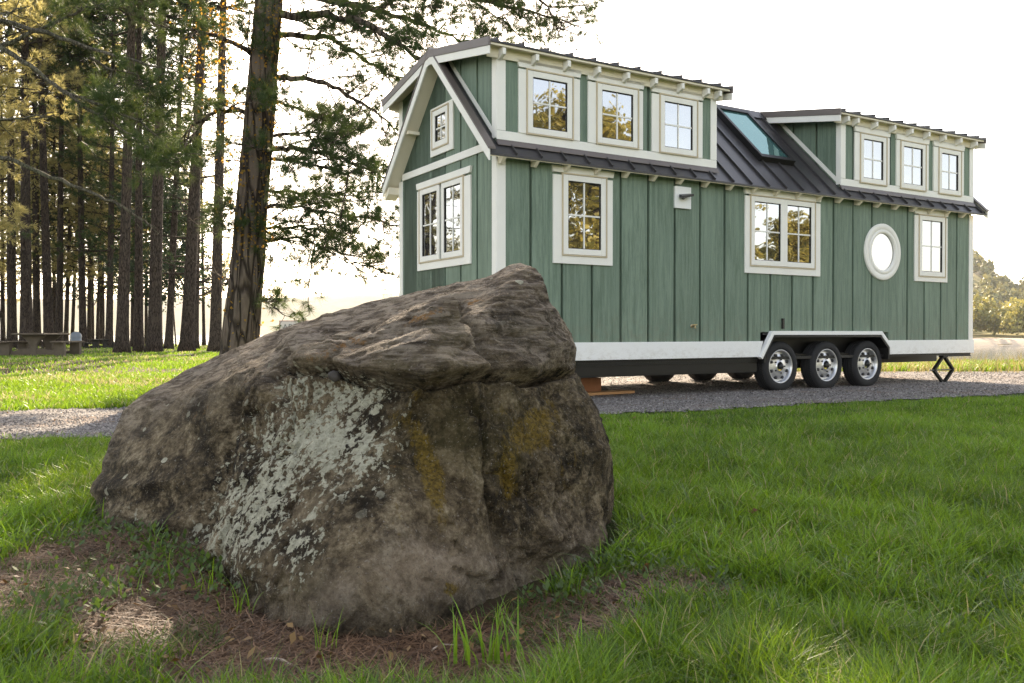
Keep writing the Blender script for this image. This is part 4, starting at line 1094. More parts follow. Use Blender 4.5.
# ------------------------------------------------------------------ pines
def tufts(cent, dirs, K, L, w, spread=1.0):
    """needle tufts: K thin triangles fanning round each direction"""
    n = len(cent); r = unit(rng.normal(size=(n, K, 3)))
    d = unit(dirs[:, None]*(1.15/spread)+r)
    LL = L*(.7+.5*rng.random((n, K, 1)))
    s = unit(np.cross(d, rng.normal(size=(n, K, 3))))*w/2
    b = cent[:, None]+d*LL*.08
    v = np.stack([b-s, b+s, b+d*LL], 2)
    return v.reshape(-1, 3, 3)
def limb_path(a, d, L, n=6, up=.0, jit=.06, droop=0):
    p = Vector(a); d = Vector(d).normalized(); pts = [p.copy()]
    for k in range(n):
        d = (d+Vector((random.gauss(0, jit), random.gauss(0, jit), random.gauss(0, jit)+up-droop*k/n))).normalized()
        p = p+d*(L/n); pts.append(p.copy())
    return pts
def foliage_along(pts, C_, D_, twigs, tl, gap, start=.25):
    """side twigs with tufts; fills centre and direction lists, returns twig polylines"""
    tw = []
    n = len(pts)-1
    for k in range(twigs):
        t_ = start+(1-start)*(k+random.random())/twigs; i = min(int(t_*n), n-1); f = t_*n-i
        p = pts[i].lerp(pts[i+1], f); ax = (pts[i+1]-pts[i]).normalized()
        sd = Vector((random.gauss(0, 1), random.gauss(0, 1), random.gauss(.25, .55))).normalized()
        d = (ax*.7+sd).normalized(); L = tl*(.5+.8*random.random())*(1.15-.5*t_)
        q = limb_path(p, d, L, 4, .05, .12); tw.append(q)
        m = max(2, int(L/gap))
        for j in range(m):
            u = (j+1)/m*(.7)+.3; ii = min(int(u*4), 3); c = q[ii].lerp(q[ii+1], u*4-ii)
            C_.append(c+Vector((random.gauss(0, .02), random.gauss(0, .02), random.gauss(0, .02)))); D_.append((q[-1]-q[0]).normalized())
        C_.append(q[-1]); D_.append((q[-1]-q[-2]).normalized())
    return tw
def trunk_mb(base, top, r0, r1, n=26, seg=18, flare=.45, wob=.10, seed=0, bow=(0, 0)):
    pts = []; rad = []; b = Vector(base); t_ = Vector(top); Ht = (t_-b).length
    for k in range(n+1):
        u = (k/n)**1.15; p = b.lerp(t_, u); p.x += bow[0]*math.sin(u*math.pi); p.y += bow[1]*math.sin(u*math.pi)
        pts.append(p); z = u*Ht
        rad.append((r0+(r1-r0)*u)*(1+flare*math.exp(-z/.45)))
    mb = MB(); mb.tube(pts, rad, seg, wob, seed); return mb, pts, rad

# background pine variants: crown meshes in local space, shared
def crown_variant(seed, Ht, low, nl, gold, big=1.0, K=13):
    random.seed(seed); C_, D_ = [], []; limbs = MB()
    for i in range(nl):
        z = low+(Ht-low)*((i+random.random())/nl)**1.0; u = (z-low)/(Ht-low)
        th = random.random()*6.28; L = (1.1+3.0*(1-u)**.8*(.35+random.random()*.8))*big
        if u < .22 and random.random() < .3: L *= .6
        d = (math.cos(th), math.sin(th), random.uniform(-.12, .35))
        pts = limb_path((0, 0, z), d, L, 6, .03, .08)
        limbs.tube(pts, [.050*(1-.85*k/6)*(.6+.5*(1-u)) for k in range(7)], 5, cap=False)
        if u < .2 and random.random() < .45: continue           # dead limb
        tw = foliage_along(pts, C_, D_, int(4+L*4.2), .75, .17, .25)
        for q in tw[::2]: limbs.tube(q, [.014, .011, .009, .006, .004], 3, cap=False)
    C_ = np.array([tuple(c) for c in C_]); D_ = np.array([tuple(c) for c in D_])
    v = tufts(C_, D_, K, .25, .024, 1.0)
    rn = np.repeat(np.clip(rng.normal(.5, .22, len(C_)), 0, 1), K)
    me = tris('crown', v, gold, None, rn, True)
    lm = bpy.data.meshes.new('limbs'); lm.from_pydata(limbs.v, [], limbs.f); lm.polygons.foreach_set('use_smooth', [True]*len(lm.polygons)); lm.materials.append(M['pine_bark_far'])
    return me, lm
VAR = {}
for nm, mt in (('g', 'needles_green'), ('b', 'needles_blue'), ('y', 'needles_gold')):
    VAR[nm] = [crown_variant(100+ord(nm)*3+i, 21, 3.4+i*.9, 72, mt, 1.1) for i in range(2)]
VAR['y'].append(crown_variant(55, 20, 1.8, 84, 'needles_gold', 1.15))
VAR['b'].append(crown_variant(56, 20, 2.2, 76, 'needles_blue', 1.0))
VAR['h'] = [crown_variant(300, 24, 13.0, 56, 'needles_green', 1.0), crown_variant(301, 24, 14.0, 52, 'needles_blue', 1.0), crown_variant(302, 24, 12.0, 56, 'needles_gold', 1.0)]
def pine(px_, Y, wpx, top_px, kind, var, label, rot=0., sc=1.0, name='pine_tree', group='tall pines of the lakeside grove'):
    X = (px_-512)/F*Y; Ht = 21*sc
    z0 = float(ground_z(np.array(X), np.array(Y)))
    Xt = (top_px-512)/F*Y; hz = 332.9/F*Y+EYE              # height reached at the frame top
    lean = (Xt-X)/hz
    lean = max(-.14, min(.14, lean))
    e = empty(name, (X, Y, z0)); tag(e, label, 'tree', group)
    r0 = wpx/F*Y/2*(.86 if Y > 41 else .95)
    mb, pts, rad = trunk_mb((0, 0, -.1), (lean*Ht, .02*Ht*math.sin(px_), Ht), r0*1.0, r0*.36, 22, 14, .55, .12, px_)
    mb.build('trunk', 'pine_bark_far', e)
    cm, lm = VAR[kind][var]
    for me, n_ in ((cm, 'crown'), (lm, 'limbs')):
        o = bpy.data.objects.new(n_, me); COL.objects.link(o); o.parent = e
        # shear the crown along the leaning trunk
        o.rotation_euler = (0, math.atan(lean), rot); o.scale = (sc, sc, sc)
    return e
G_ = [
 (12, 45, 11, 14, 'h', 2, 'straight dark pine trunk nearest the left edge of the photo, left of the picnic table'),
 (26, 42, 13, 24, 'h', 2, 'thick pine rising directly behind the left bench of the concrete picnic table'),
 (37, 50, 9, 38, 'h', 0, 'brown pine trunk behind the left half of the picnic table top'),
 (49, 44, 11, 44, 'h', 0, 'thick pine trunk behind the right half of the picnic table top'),
 (59, 48, 8, 62, 'h', 0, 'dark pine trunk right behind the right end of the picnic table top'),
 (65.5, 52, 5, 78, 'g', 1, 'thin dark pine standing behind the right bench of the picnic table'),
 (72, 56, 4, 86, 'y', 1, 'very slim leaning pine just left of the grey rubbish bin'),
 (83, 47, 8, 76, 'h', 1, 'pine trunk standing just right of the grey rubbish bin'),
 (93, 58, 3, 96, 'b', 2, 'thinnest distant pine between the bin and the far picnic table'),
 (101, 55, 4, 105, 'g', 0, 'slim pine directly behind the small dark picnic table far off'),
 (109, 46, 8, 113, 'h', 0, 'paired pine trunk close left of the pale broad pine'),
 (121.5, 34, 12.5, 131, 'h', 0, 'broad greyish pine with flared foot, first large trunk right of the far table'),
 (132, 50, 4, 137, 'y', 1, 'thin pine seen just right of the broad greyish pine'),
 (138.5, 36, 9, 140, 'h', 1, 'dark slender pine between the broad greyish pine and the thick dark one'),
 (154, 35, 13.5, 164, 'h', 1, 'thick very dark pine with a wide spreading root foot'),
 (168.5, 42, 8.5, 188, 'h', 0, 'greyer pine standing behind, right of the thick very dark pine'),
 (186.5, 35.5, 14, 207, 'h', 1, 'thick pine leaning right, its trunk doubled by a thinner one behind'),
 (195.5, 41, 6, 201, 'b', 2, 'thinner pine tucked behind the right side of the thick leaning pine'),
 (215, 34.5, 12, 222, 'h', 0, 'dark pine standing just left of the largest vine-clad pine'),
]
for i, (a, b, c, d, e_, f, lab) in enumerate(G_): pine(a, b, c, d, e_, f, lab, rot=i*1.7, sc=.92+.12*((i*37) % 10)/10)
random.seed(77)
for i, (a, Y) in enumerate(((3, 54), (31, 57), (54, 54), (89, 54), (97, 50), (126, 47), (146, 56), (160, 54), (204, 53))):
    pine(a, Y, 3.4+2.2*random.random(), a+random.uniform(-6, 10), 'ygbg'[i % 4], i % 2, 'slim dark straight pine trunk in the crowded back rows of the grove', rot=i*1.1, sc=.85+.2*random.random(), group='slim pines of the back rows')
# grove continuing outside the frame at left (it shades the lawn and shows in the gable windows)
OFF = [(-40, 30, 12, 'pine standing beyond the left edge of the view, nearest row'), (-95, 37, 12, 'second pine beyond the left edge of the view'), (-10, 60, 8, 'far pine at the left edge behind the front rows'),
       (-150, 46, 12, 'pine far beyond the left edge behind the drive'), (-190, 33, 13, 'large pine well outside the view at left'), (-250, 40, 12, 'pine outside the view at left, fifth from the edge'),
       (-330, 28, 13, 'outermost pine of the grove at left'), (-60, 52, 9, 'back-row pine outside the left edge'), (-420, 36, 12, 'furthest left pine outside the view')]
for i, (a, b, c, lab) in enumerate(OFF): pine(a, b, c, a+4, 'yg'[i % 2], i % 2, lab, rot=i*2.3)

# understory saplings and bushes between the trunks
def leafy(name, loc, Ht, rad, n, leafsz, m, label, cat, group=None, trunk=True, low=.2, seed=0, thick=.05):
    random.seed(seed+5); e = empty(name, loc); tag(e, label, cat, group)
    C_ = []; lm = MB()
    lm.tube([(0, 0, -.05), (random.gauss(0, .04)*Ht, random.gauss(0, .04)*Ht, Ht*.5), (random.gauss(0, .05)*Ht, random.gauss(0, .05)*Ht, Ht*.93)], [thick, thick*.6, thick*.15], 8, .1)
    for i in range(int(22+Ht*1.6)):
        z = Ht*(low+(.95-low)*random.random()); u = z/Ht; th = random.random()*6.28
        L = rad*(math.sin(min(1, max(.12, (1.02-u)*1.5))*math.pi/2))*(.55+.5*random.random())
        pts = limb_path((0, 0, z*.9), (math.cos(th), math.sin(th), .35), L, 5, .05, .15)
        lm.tube(pts, [thick*.35*(1-.8*k/5) for k in range(6)], 4, cap=False)
        for k in range(2, 6):
            for _ in range(3):
                C_.append((pts[k]+Vector((random.gauss(0, .16*rad), random.gauss(0, .16*rad), random.gauss(0, .10*rad))), rad*random.uniform(.06, .26)))
    lm.build('trunk', 'pine_bark_far', e)
    cc = np.array([tuple(c[0]) for c in C_]); rr = np.array([c[1] for c in C_])
    k = rng.integers(0, len(cc), n); p = cc[k]+unit(rng.normal(size=(n, 3)))*rr[k][:, None]*(rng.random((n, 1))**.5)*(1, 1, .7)
    a = unit(rng.normal(size=(n, 3))); b = unit(np.cross(a, rng.normal(size=(n, 3)))); s = leafsz*(.6+.8*rng.random((n, 1)))
    v = np.stack([p-b*s*.35, p+a*s*.5, p+b*s*.35, p-a*s*.5], 1).reshape(-1, 3)
    np_mesh('crown', v, np.arange(n*4), np.arange(n)*4, np.full(n, 4), m, e, {'rnd': np.repeat(np.clip(rng.normal(.5, .2, n)+(rr[k]-.2*rad)/rad, 0, 1), 4)})
    return e
def gl(px_, Y): x = (px_-512)/F*Y; return (x, Y, float(ground_z(np.array(x), np.array(Y))))
for i, (a, Y, Ht, rd, m, lab) in enumerate((
        (5, 50, 15, 4.4, 'needles_gold', 'golden understory tree between the leftmost pine trunks'),
        (58, 56, 17, 5.0, 'needles_gold', 'tall golden understory tree behind the picnic table'),
        (104, 52, 14, 4.2, 'needles_gold', 'golden sapling showing between the far table and the broad greyish pine'),
        (148, 48, 12, 3.4, 'needles_green', 'dark green understory tree behind the thick very dark pine'),
        (176, 50, 10, 3.0, 'needles_blue', 'small green understory tree left of the thick leaning pine'),
        (30, 60, 19, 5.0, 'needles_gold', 'tallest golden understory tree, behind the thick pine at the left bench'))):
    leafy('understory_tree', gl(a, Y), Ht, rd, 8500, .15, m, lab, 'tree', 'understory trees in the pine grove', low=.25, seed=i)

# the big pine
def big_pine():
    random.seed(31)
    Y = 15.0; X = (240-512)/F*Y
    e = empty('pine_tree', (X, Y, 0)); tag(e, 'largest pine in the photo, thick vine-clad trunk with long limbs reaching right behind the house', 'tree')
    loc = Vector((X, Y, 0))
    W3 = lambda px_, py_, yy: Vector(at(px_, py_, yy))-loc
    tp = [(0, 0, -.1), *[tuple(W3(a, b, Y)) for a, b in ((240, 345), (244, 300), (249, 240), (254, 180), (260, 110), (265, 50), (269, 0), (276, -90), (284, -180))], tuple(W3(292, -420, Y)), ]
    tp = [Vector(p) for p in tp]; rr = [.41, .315, .297, .282, .268, .255, .24, .23, .21, .18, .06]
    # resample
    pts, rad = [], []
    for i in range(len(tp)-1):
        nseg = max(2, int((tp[i+1]-tp[i]).length/.22))
        for k in range(nseg): pts.append(tp[i].lerp(tp[i+1], k/nseg)); rad.append(rr[i]+(rr[i+1]-rr[i])*k/nseg)
    pts.append(tp[-1]); rad.append(rr[-1])
    mb = MB(); mb.tube(pts, rad, 40, .10, 2); mb.build('trunk', 'pine_bark', e)
    limbs = [  # (pixel path), distance start, distance end, radius
        ([(262, 12), (282, 14), (327, 16), (362, 21), (400, 46), (425, 62), (450, 80)], 15, 14.2, .085),
        ([(262, 35), (300, 36), (330, 38), (353, 52), (375, 65), (402, 82), (430, 100)], 15, 16.2, .060),
        ([(262, 74), (285, 76), (310, 80), (340, 90), (365, 105), (385, 120), (402, 136)], 15, 14.6, .060),
        ([(254, 152), (275, 150), (298, 149), (321, 152), (344, 159), (366, 169), (388, 178)], 15, 15.5, .060),
        ([(255, 158), (285, 160), (305, 163), (338, 170), (352, 178)], 15, 14.0, .035),
        ([(250, 190), (280, 192), (320, 195), (350, 192), (380, 192)], 15, 16.8, .035),
        ([(250, 212), (275, 205), (300, 208), (330, 212), (365, 222), (398, 226)], 15, 14.2, .035),
        ([(248, 232), (265, 229), (290, 227), (325, 230), (350, 236), (380, 240)], 15, 15.4, .032),
        ([(249, 246), (270, 240), (300, 238), (330, 248), (352, 262), (372, 268)], 15, 14.6, .030),
        ([(275, -60), (330, -50), (400, -25), (455, -8), (500, 5), (540, 14), (582, 28)], 15, 19.5, .075),
        ([(270, -10), (330, 0), (370, 8), (400, 17), (432, 28), (460, 42), (500, 45)], 15, 18.5, .070),
        ([(276, -95), (340, -90), (420, -70), (480, -40), (520, -15), (548, 8), (560, 36)], 15, 19.0, .07),
        ([(272, -30), (340, -35), (420, -20), (470, 0), (505, 22), (530, 45)], 15, 20.0, .05),
        ([(258, 120), (235, 108), (215, 112), (195, 125), (180, 140)], 15, 14.5, .045),
        ([(262, 60), (240, 45), (215, 35), (190, 30), (165, 34)], 15, 14.0, .055),
        ([(250, 215), (235, 212), (220, 218), (205, 228)], 15, 14.4, .025),
        ([(268, -10), (240, -30), (200, -40), (160, -35)], 15, 16, .06),
        ([(244, 300), (256, 300), (266, 302), (276, 308)], 15, 14.8, .018),
        ([(262, 96), (285, 104), (310, 112), (332, 118), (350, 128)], 15, 16.2, .035),
        ([(256, 140), (285, 135), (315, 132), (345, 135)], 15, 16.5, .035)]
    lm = MB(); tm = MB(); C_, D_ = [], []
    for j, (pp, d0, d1, r) in enumerate(limbs):
        n = len(pp); P = [W3(a, b, d0+(d1-d0)*(i/(n-1))**1.2) for i, (a, b) in enumerate(pp)]
        Q = []
        for i in range(n-1):
            for k in range(4):
                q = P[i].lerp(P[i+1], k/4)
                if i or k: q += Vector((random.gauss(0, .016), random.gauss(0, .03), random.gauss(0, .016)))
                Q.append(q)
        Q.append(P[-1]); m = len(Q)
        lm.tube(Q, [r*(1-.82*i/(m-1)) for i in range(m)], 9, .25, j, cap=False)
        Lw = sum((Q[i+1]-Q[i]).length for i in range(m-1))
        st = .10
        # secondary branches
        for k in range(int(Lw*4.6)+2):
            t_ = st+(1-st)*(k+random.random())/(int(Lw*4.6)+2); i = min(int(t_*(m-1)), m-2); p = Q[i]
            ax = (Q[i+1]-Q[i]).normalized(); sd = Vector((random.gauss(.25, .7), random.gauss(0, 1), random.gauss(-.08, .26))).normalized()
            L = (.6+1.1*random.random())*(1.2-.55*t_)*(1 if Lw > 1.2 else .4)
            q = limb_path(p, ax*.8+sd, L, 5, .03, .13); tm.tube(q, [.016*(1-.7*a/5) for a in range(6)], 5, cap=False)
            tw = foliage_along(q, C_, D_, int(4+L*7), .32, .12, .15)
            for w_ in tw: tm.tube(w_, [.006, .005, .004, .003, .002], 3, cap=False)
        C_.append(Q[-1]); D_.append((Q[-1]-Q[-2]).normalized())
    # upper crown, above the frame
    for i in range(34):
        z = 7.5+8*random.random(); th = random.random()*6.28; L = 1.5+2.8*random.random()*(1-(z-7)/14)
        q = limb_path((.45+.04*z, 0, z), (math.cos(th), math.sin(th), .2), L, 6, .03, .1); lm.tube(q, [.05*(1-.8*a/6) for a in range(7)], 6, cap=False)
        foliage_along(q, C_, D_, int(L*11), .6, .13, .2)
    lm.add(tm.v, tm.f, True); lm.build('limbs', 'pine_bark', e)
    C_ = np.array([tuple(c) for c in C_]); D_ = np.array([tuple(c) for c in D_]); print('big pine tufts', len(C_))
    K = 34; v = tufts(C_, D_, K, .18, .0040, .95)
    tris('crown', v, 'needles_green', e, np.repeat(np.clip(rng.normal(.42, .24, len(C_)), 0, 1), K))
    # dead stub twigs on the trunk
    for i in range(26):
        k = random.randrange(6, len(pts)-18); th = random.choice([random.uniform(-.6, .6), math.pi+random.uniform(-.6, .6)]); d = Vector((math.cos(th), math.sin(th), random.uniform(-.1, .3)))
        q = limb_path(pts[k]+d*rad[k]*.8, d, random.uniform(.3, 1.1), 5, 0, .18); MB().tube(q, [.014*(1-.7*a/5) for a in range(6)], 5, cap=False).build('dead_twig', 'pine_bark', e)
    # climbing vine on it
    vn = empty('climbing_vine', (X, Y, 0)); tag(vn, 'climbing vine with yellow and orange leaves on the trunk of the largest pine', 'vine')
    VC = []; st = MB()
    for s in range(7):
        th = random.uniform(-3.0, .1); q = []
        for k in range(3, len(pts)-12, 1):
            th += random.gauss(0, .10); p = pts[k]; r_ = rad[k]*1.05+.01; q.append(p+Vector((math.cos(th), math.sin(th), 0))*r_)
            zz = p.z; dens = 1.0 if zz > 2.2 else .35
            for _ in range(7):
                if random.random() < dens: VC.append(q[-1]+Vector((random.gauss(0, .13), random.gauss(-.05, .11), random.gauss(0, .11))))
        st.tube(q, .010, 5, cap=False)
    for (a, b, rr_, n_) in ((222, 40, .35, 130), (230, 60, .4, 160), (238, 20, .4, 140), (214, 70, .3, 70), (232, 100, .3, 80), (248, 240, .2, 60), (222, 140, .3, 60), (262, 200, .35, 70), (275, 232, .2, 40), (222, 20, .35, 90)):
        c = W3(a, b, Y-.3)
        for _ in range(n_): VC.append(c+Vector((random.gauss(0, rr_), random.gauss(0, rr_*.6), random.gauss(0, rr_))))
    st.build('stem', 'pine_bark', vn)
    p = np.array([tuple(c) for c in VC]); n = len(p); a = unit(rng.normal(size=(n, 3))); b = unit(np.cross(a, rng.normal(size=(n, 3)))); s = .050*(.6+.8*rng.random((n, 1)))
    v = np.stack([p-b*s*.38, p+a*s*.55, p+b*s*.38, p-a*s*.45], 1).reshape(-1, 3)
    np_mesh('leaves', v, np.arange(n*4), np.arange(n)*4, np.full(n, 4), 'leaves_vine', vn, {'rnd': np.repeat(np.clip(rng.beta(1.0, 2.4, n), 0, 1), 4)})
big_pine()
# pine just outside the left edge: its grey limbs cross the upper left of the view
def edge_pine():
    random.seed(8); Y = 12.0; X = (-24-512)/F*Y
    e = empty('pine_tree', (X, Y, 0)); tag(e, 'pine at the very left edge whose bare grey limbs slant across the upper left', 'tree'); loc = Vector((X, Y, 0)); W3 = lambda a, b, yy: Vector(at(a, b, yy))-loc
    mb, pts, rad = trunk_mb((0, 0, -.1), (.2, .1, 18), .20, .06, 30, 20, .5, .1, 4); mb.build('trunk', 'dead_limb', e)
    L_ = [([(-10, 20), (8, 22), (60, 38), (100, 52), (140, 62), (175, 70)], 12, 11.0, .038, 0),
          ([(-10, 42), (0, 48), (30, 66), (64, 92), (90, 110), (117, 125), (150, 150)], 12, 11.0, .040, 1),
          ([(-10, 156), (8, 158), (50, 177), (90, 192), (121, 205), (145, 222), (156, 228)], 12, 11.6, .036, 0),
          ([(-12, 126), (2, 121), (30, 117), (54, 112)], 12, 10.8, .024, 0),
          ([(-10, 50), (20, 38), (60, 20), (85, 8), (95, -8)], 12, 12.6, .034, 1),
          ([(-10, 20), (5, 14), (30, 6)], 12, 10.4, .024, 0),
          ([(64, 92), (100, 105), (140, 122), (170, 148), (188, 175)], 11.5, 11.2, .022, 2),
          ([(90, 58), (120, 75), (150, 90), (180, 98)], 11.4, 12, .018, 2)]
    lm = MB(); C_, D_ = [], []; tm = MB()
    for j, (pp, d0, d1, r, fol) in enumerate(L_):
        n = len(pp); P = [W3(a, b, d0+(d1-d0)*i/(n-1)) for i, (a, b) in enumerate(pp)]; Q = []
        for i in range(n-1):
            for k in range(4): Q.append(P[i].lerp(P[i+1], k/4)+Vector((random.gauss(0, .008), random.gauss(0, .015), random.gauss(0, .008))))
        Q.append(P[-1]); m = len(Q); lm.tube(Q, [r*(1-.75*i/(m-1)) for i in range(m)], 8, .25, j, cap=False)
        for k in range(7):
            i = random.randrange(3, m-1); q = limb_path(Q[i], (Q[i]-Q[i-1]).normalized()+Vector((random.gauss(0, .5), random.gauss(0, .5), random.gauss(0, .5))), .3+.4*random.random(), 4, 0, .2); tm.tube(q, [.007, .006, .005, .004, .002], 4, cap=False)
        if fol:
            for k in range(8 if fol == 1 else 16):
                t_ = .55+.45*random.random() if fol == 1 else .15+.85*random.random(); i = min(int(t_*(m-1)), m-2)
                q = limb_path(Q[i], Vector((random.gauss(.3, .5), random.gauss(0, .7), random.gauss(-.25, .4))), .35+.5*random.random(), 5, 0, .1); tm.tube(q, [.010, .008, .007, .005, .004, .003], 4, cap=False)
                foliage_along(q, C_, D_, 6, .2, .10, .2)
    for i in range(30):
        z = 6.5+9*random.random(); th = random.random()*6.28; L = 1.0+2.2*random.random()
        q = limb_path((.05*z*.2, 0, z), (math.cos(th), math.sin(th), .2), L, 6, .03, .1); lm.tube(q, [.04*(1-.8*a/6) for a in range(7)], 6, cap=False)
        foliage_along(q, C_, D_, int(L*8), .5, .18, .25)
    lm.add(tm.v, tm.f, True); lm.build('limbs', 'dead_limb', e)
    C_ = np.array([tuple(c) for c in C_]); D_ = np.array([tuple(c) for c in D_]); K = 24
    tris('crown', tufts(C_, D_, K, .14, .0055), 'needles_green', e, np.repeat(np.clip(rng.normal(.35, .2, len(C_)), 0, 1), K))
edge_pine()

# golden autumn trees to the right of and behind the camera (seen in the window reflections)
RT = [(18, -3.5, 11.0, 3.8, 'tall golden tree right of the lawn, nearest the drive'), (22, 1.5, 10.0, 3.4, 'round golden tree right of the lawn, second from the drive'), (24, 5.0, 8.0, 2.8, 'golden tree beside the shore path outside the view'),
      (17, -9, 12, 4.2, 'broad golden tree behind the viewer'), (30, -4, 13.5, 4.4, 'tallest golden tree behind the viewer'), (13, -8, 8, 2.8, 'small golden tree behind the viewer, nearest'),
      (34, -12, 15, 4.6, 'golden tree far behind the viewer at right'), (25, -18, 13, 4.4, 'golden tree far behind the viewer at left'), (38, 6, 7, 3.0, 'golden tree in the back row near the shore outside the view')]
for i, (x_, y_, Ht, rd, lab) in enumerate(RT): leafy('autumn_tree', (x_, y_, 0), Ht, rd, 9000, .21, 'leaves_gold', lab, 'tree', 'golden trees on the lawn outside the view', low=.18, seed=40+i, thick=.2)

# ------------------------------------------------------------------ picnic furniture, bin, sign
def picnic(px_, Y, rz, label, m='concrete', sc=1.0):
    x, y, z = gl(px_, Y); e = empty('picnic_table', (x, y, z), rz); e.scale = (sc, sc, sc); tag(e, label, 'picnic table')
    mb = MB(); mb.box(-.52, .52, -.95, .95, .70, .765); mb.build('tabletop', m, e, .02)
    for s in (-1, 1):
        mb = MB(); pr = [(-.13, .0), (.13, .0), (.11, .22), (.12, .38), (.20, .52), (.38, .66), (.38, .70), (-.38, .70), (-.38, .66), (-.20, .52), (-.12, .38), (-.11, .22)]
        mb.prism([(a, s*.55-.06, b) for a, b in pr], (0, .12, 0)); mb.build('pedestal', m, e, .01)
        mb = MB(); mb.prism([(a, s*.55-.05, b) for a, b in ((-.80, .17), (-.60, .17), (-.50, .21), (-.35, .24), (.35, .24), (.50, .21), (.60, .17), (.80, .17), (.80, .05), (-.80, .05))], (0, .10, 0)); mb.build('cross_beam', m, e, .008)
        mb = MB(); mb.box(s*.86-.19, s*.86+.19, -.90, .90, .445, .50); mb.build('bench_seat', m, e, .015)
        for q in (-1, 1):
            mb = MB(); mb.box(s*.86-.16, s*.86+.16, q*.60-.10, q*.60+.10, 0, .444); mb.build('bench_leg', m, e, .01)
    return e
picnic(41.5, 28.9, R(4), 'weathered concrete picnic table with two benches on the lawn at left')
picnic(100, 44, R(60), 'small dark picnic table far off between the pine trunks', 'frame_brown', .62)
x, y, z = gl(76, 41); b = empty('rubbish_bin', (x, y, z)); tag(b, 'pale grey domed rubbish bin behind the right bench of the picnic table', 'rubbish bin')
MB().lathe([(.001, .0), (.21, .0), (.235, .02), (.24, .60), (.001, .60)], (0, 0, 0), 'z', 24).build('body', 'bin_grey', b)
MB().lathe([(.255, .56), (.255, .63), (.23, .72), (.16, .80), (.06, .84), (.001, .845)], (0, 0, 0), 'z', 24).build('lid', 'bin_grey', b)
def sign():
    Y = 30.0; a = at(279.5, 320.5, Y); c = at(313, 336, Y); w = c[0]-a[0]; h = a[2]-c[2]; cx = (a[0]+c[0])/2; zt = a[2]
    e = empty('sign', (cx, Y, 0)); tag(e, 'small pale pinkish sign with dark letters showing above the back of the boulder', 'sign')
    z0 = zt-h
    MB().box(-w/2, w/2, 0, .02, z0, zt).build('sign_board', 'sign_face', e)
    t = .03
    mb = MB(); mb.box(-w/2-.01, w/2+.01, -.006, 0, zt-t, zt); mb.box(-w/2-.01, w/2+.01, -.006, 0, z0, z0+t); mb.box(-w/2-.01, -w/2+t, -.006, 0, z0+t, zt-t); mb.box(w/2-t, w/2+.01, -.006, 0, z0+t, zt-t); mb.build('border', 'sign_red', e)
    cu = bpy.data.curves.new('lettering', 'FONT'); cu.body = 'ARRI'; cu.size = .30; cu.extrude = .003
    to = bpy.data.objects.new('lettering', cu); COL.objects.link(to); bpy.context.view_layer.update()
    dg = bpy.context.evaluated_depsgraph_get(); me = bpy.data.meshes.new_from_object(to.evaluated_get(dg)); bpy.data.objects.remove(to)
    me.materials.append(M['axle_grey']); o = bpy.data.objects.new('lettering', me); COL.objects.link(o); o.parent = e
    o.rotation_euler = (R(90), 0, 0); o.location = (-w/2+.10, -.006, zt-.33)
    for s in (-1, 1): MB().tube([(s*w*.35, .05, -3.0), (s*w*.35, .05, zt-.05)], .025, 8).build('post', 'axle_grey', e)
sign()

# ------------------------------------------------------------------ lake, hills and far woods
def sheet(name, x0, x1, y0, y1, z, m):
    o = MB().add([(x0, y0, z), (x1, y0, z), (x1, y1, z), (x0, y1, z)], [(0, 1, 2, 3)]).build(name, m); tag(o, kind='structure'); return o
sheet('lake', -2700, 2700, 18, 2700, LAKE, 'lake_water')
def hillmesh(name, xs, ys, zf, m):
    X, Y = np.meshgrid(xs, ys); Z = zf(X, Y); nx, ny = len(xs), len(ys)
    v = np.stack([X, Y, Z], -1).reshape(-1, 3); i = (np.arange(ny-1)[:, None]*nx+np.arange(nx-1)[None]).ravel(); Lp = np.stack([i, i+1, i+1+nx, i+nx], -1)
    o = np_mesh(name, v, Lp.ravel(), np.arange(len(Lp))*4, np.full(len(Lp), 4), m, None, None, True); tag(o, kind='structure'); return o
# right shore: sandy bank at 250 m then a wooded rise
def rz_(x, y):
    d = y-248-6*n2(x, y*0, .02)
    z = LAKE-3+ss(-12, 6, d)*5.0+ss(6, 40, d)*1.0
    r = x/y
    top = np.interp(r, [.1, .40, .535, .56, .585, .60, .64, .9], [2, 12, 46, 38, 27, 32, 42, 70])
    z = z+ss(60, 420, d)*top*1.0*(1+.12*n2(x, y, .01))+ss(250, 520, d)*top*.35*ss(.6, .5, r)
    return z
hillmesh('hill', np.arange(20, 1000, 7.), np.concatenate([np.arange(230, 300, 2.), np.arange(300, 900, 8.)]), rz_, 'hill_near')
o = hillmesh('beach', np.arange(20, 600, 4.), np.arange(236, 262, 1.), lambda x, y: rz_(x, y)+.03, 'sand')
def lz_(x, y):
    r = x/y
    return LAKE-2+ss(1450, 1560, y)*6+ss(1500, 2100, y)*np.interp(r, [-1.2, -.6, -.35, -.27, -.2, -.13, 0, .3, .6], [60, 80, 84, 86, 92, 100, 96, 80, 60])*(1+.05*n2(x, y, .004))
hillmesh('hill', np.arange(-2600, 1500, 25.), np.arange(1440, 2400, 25.), lz_, 'hill_far')
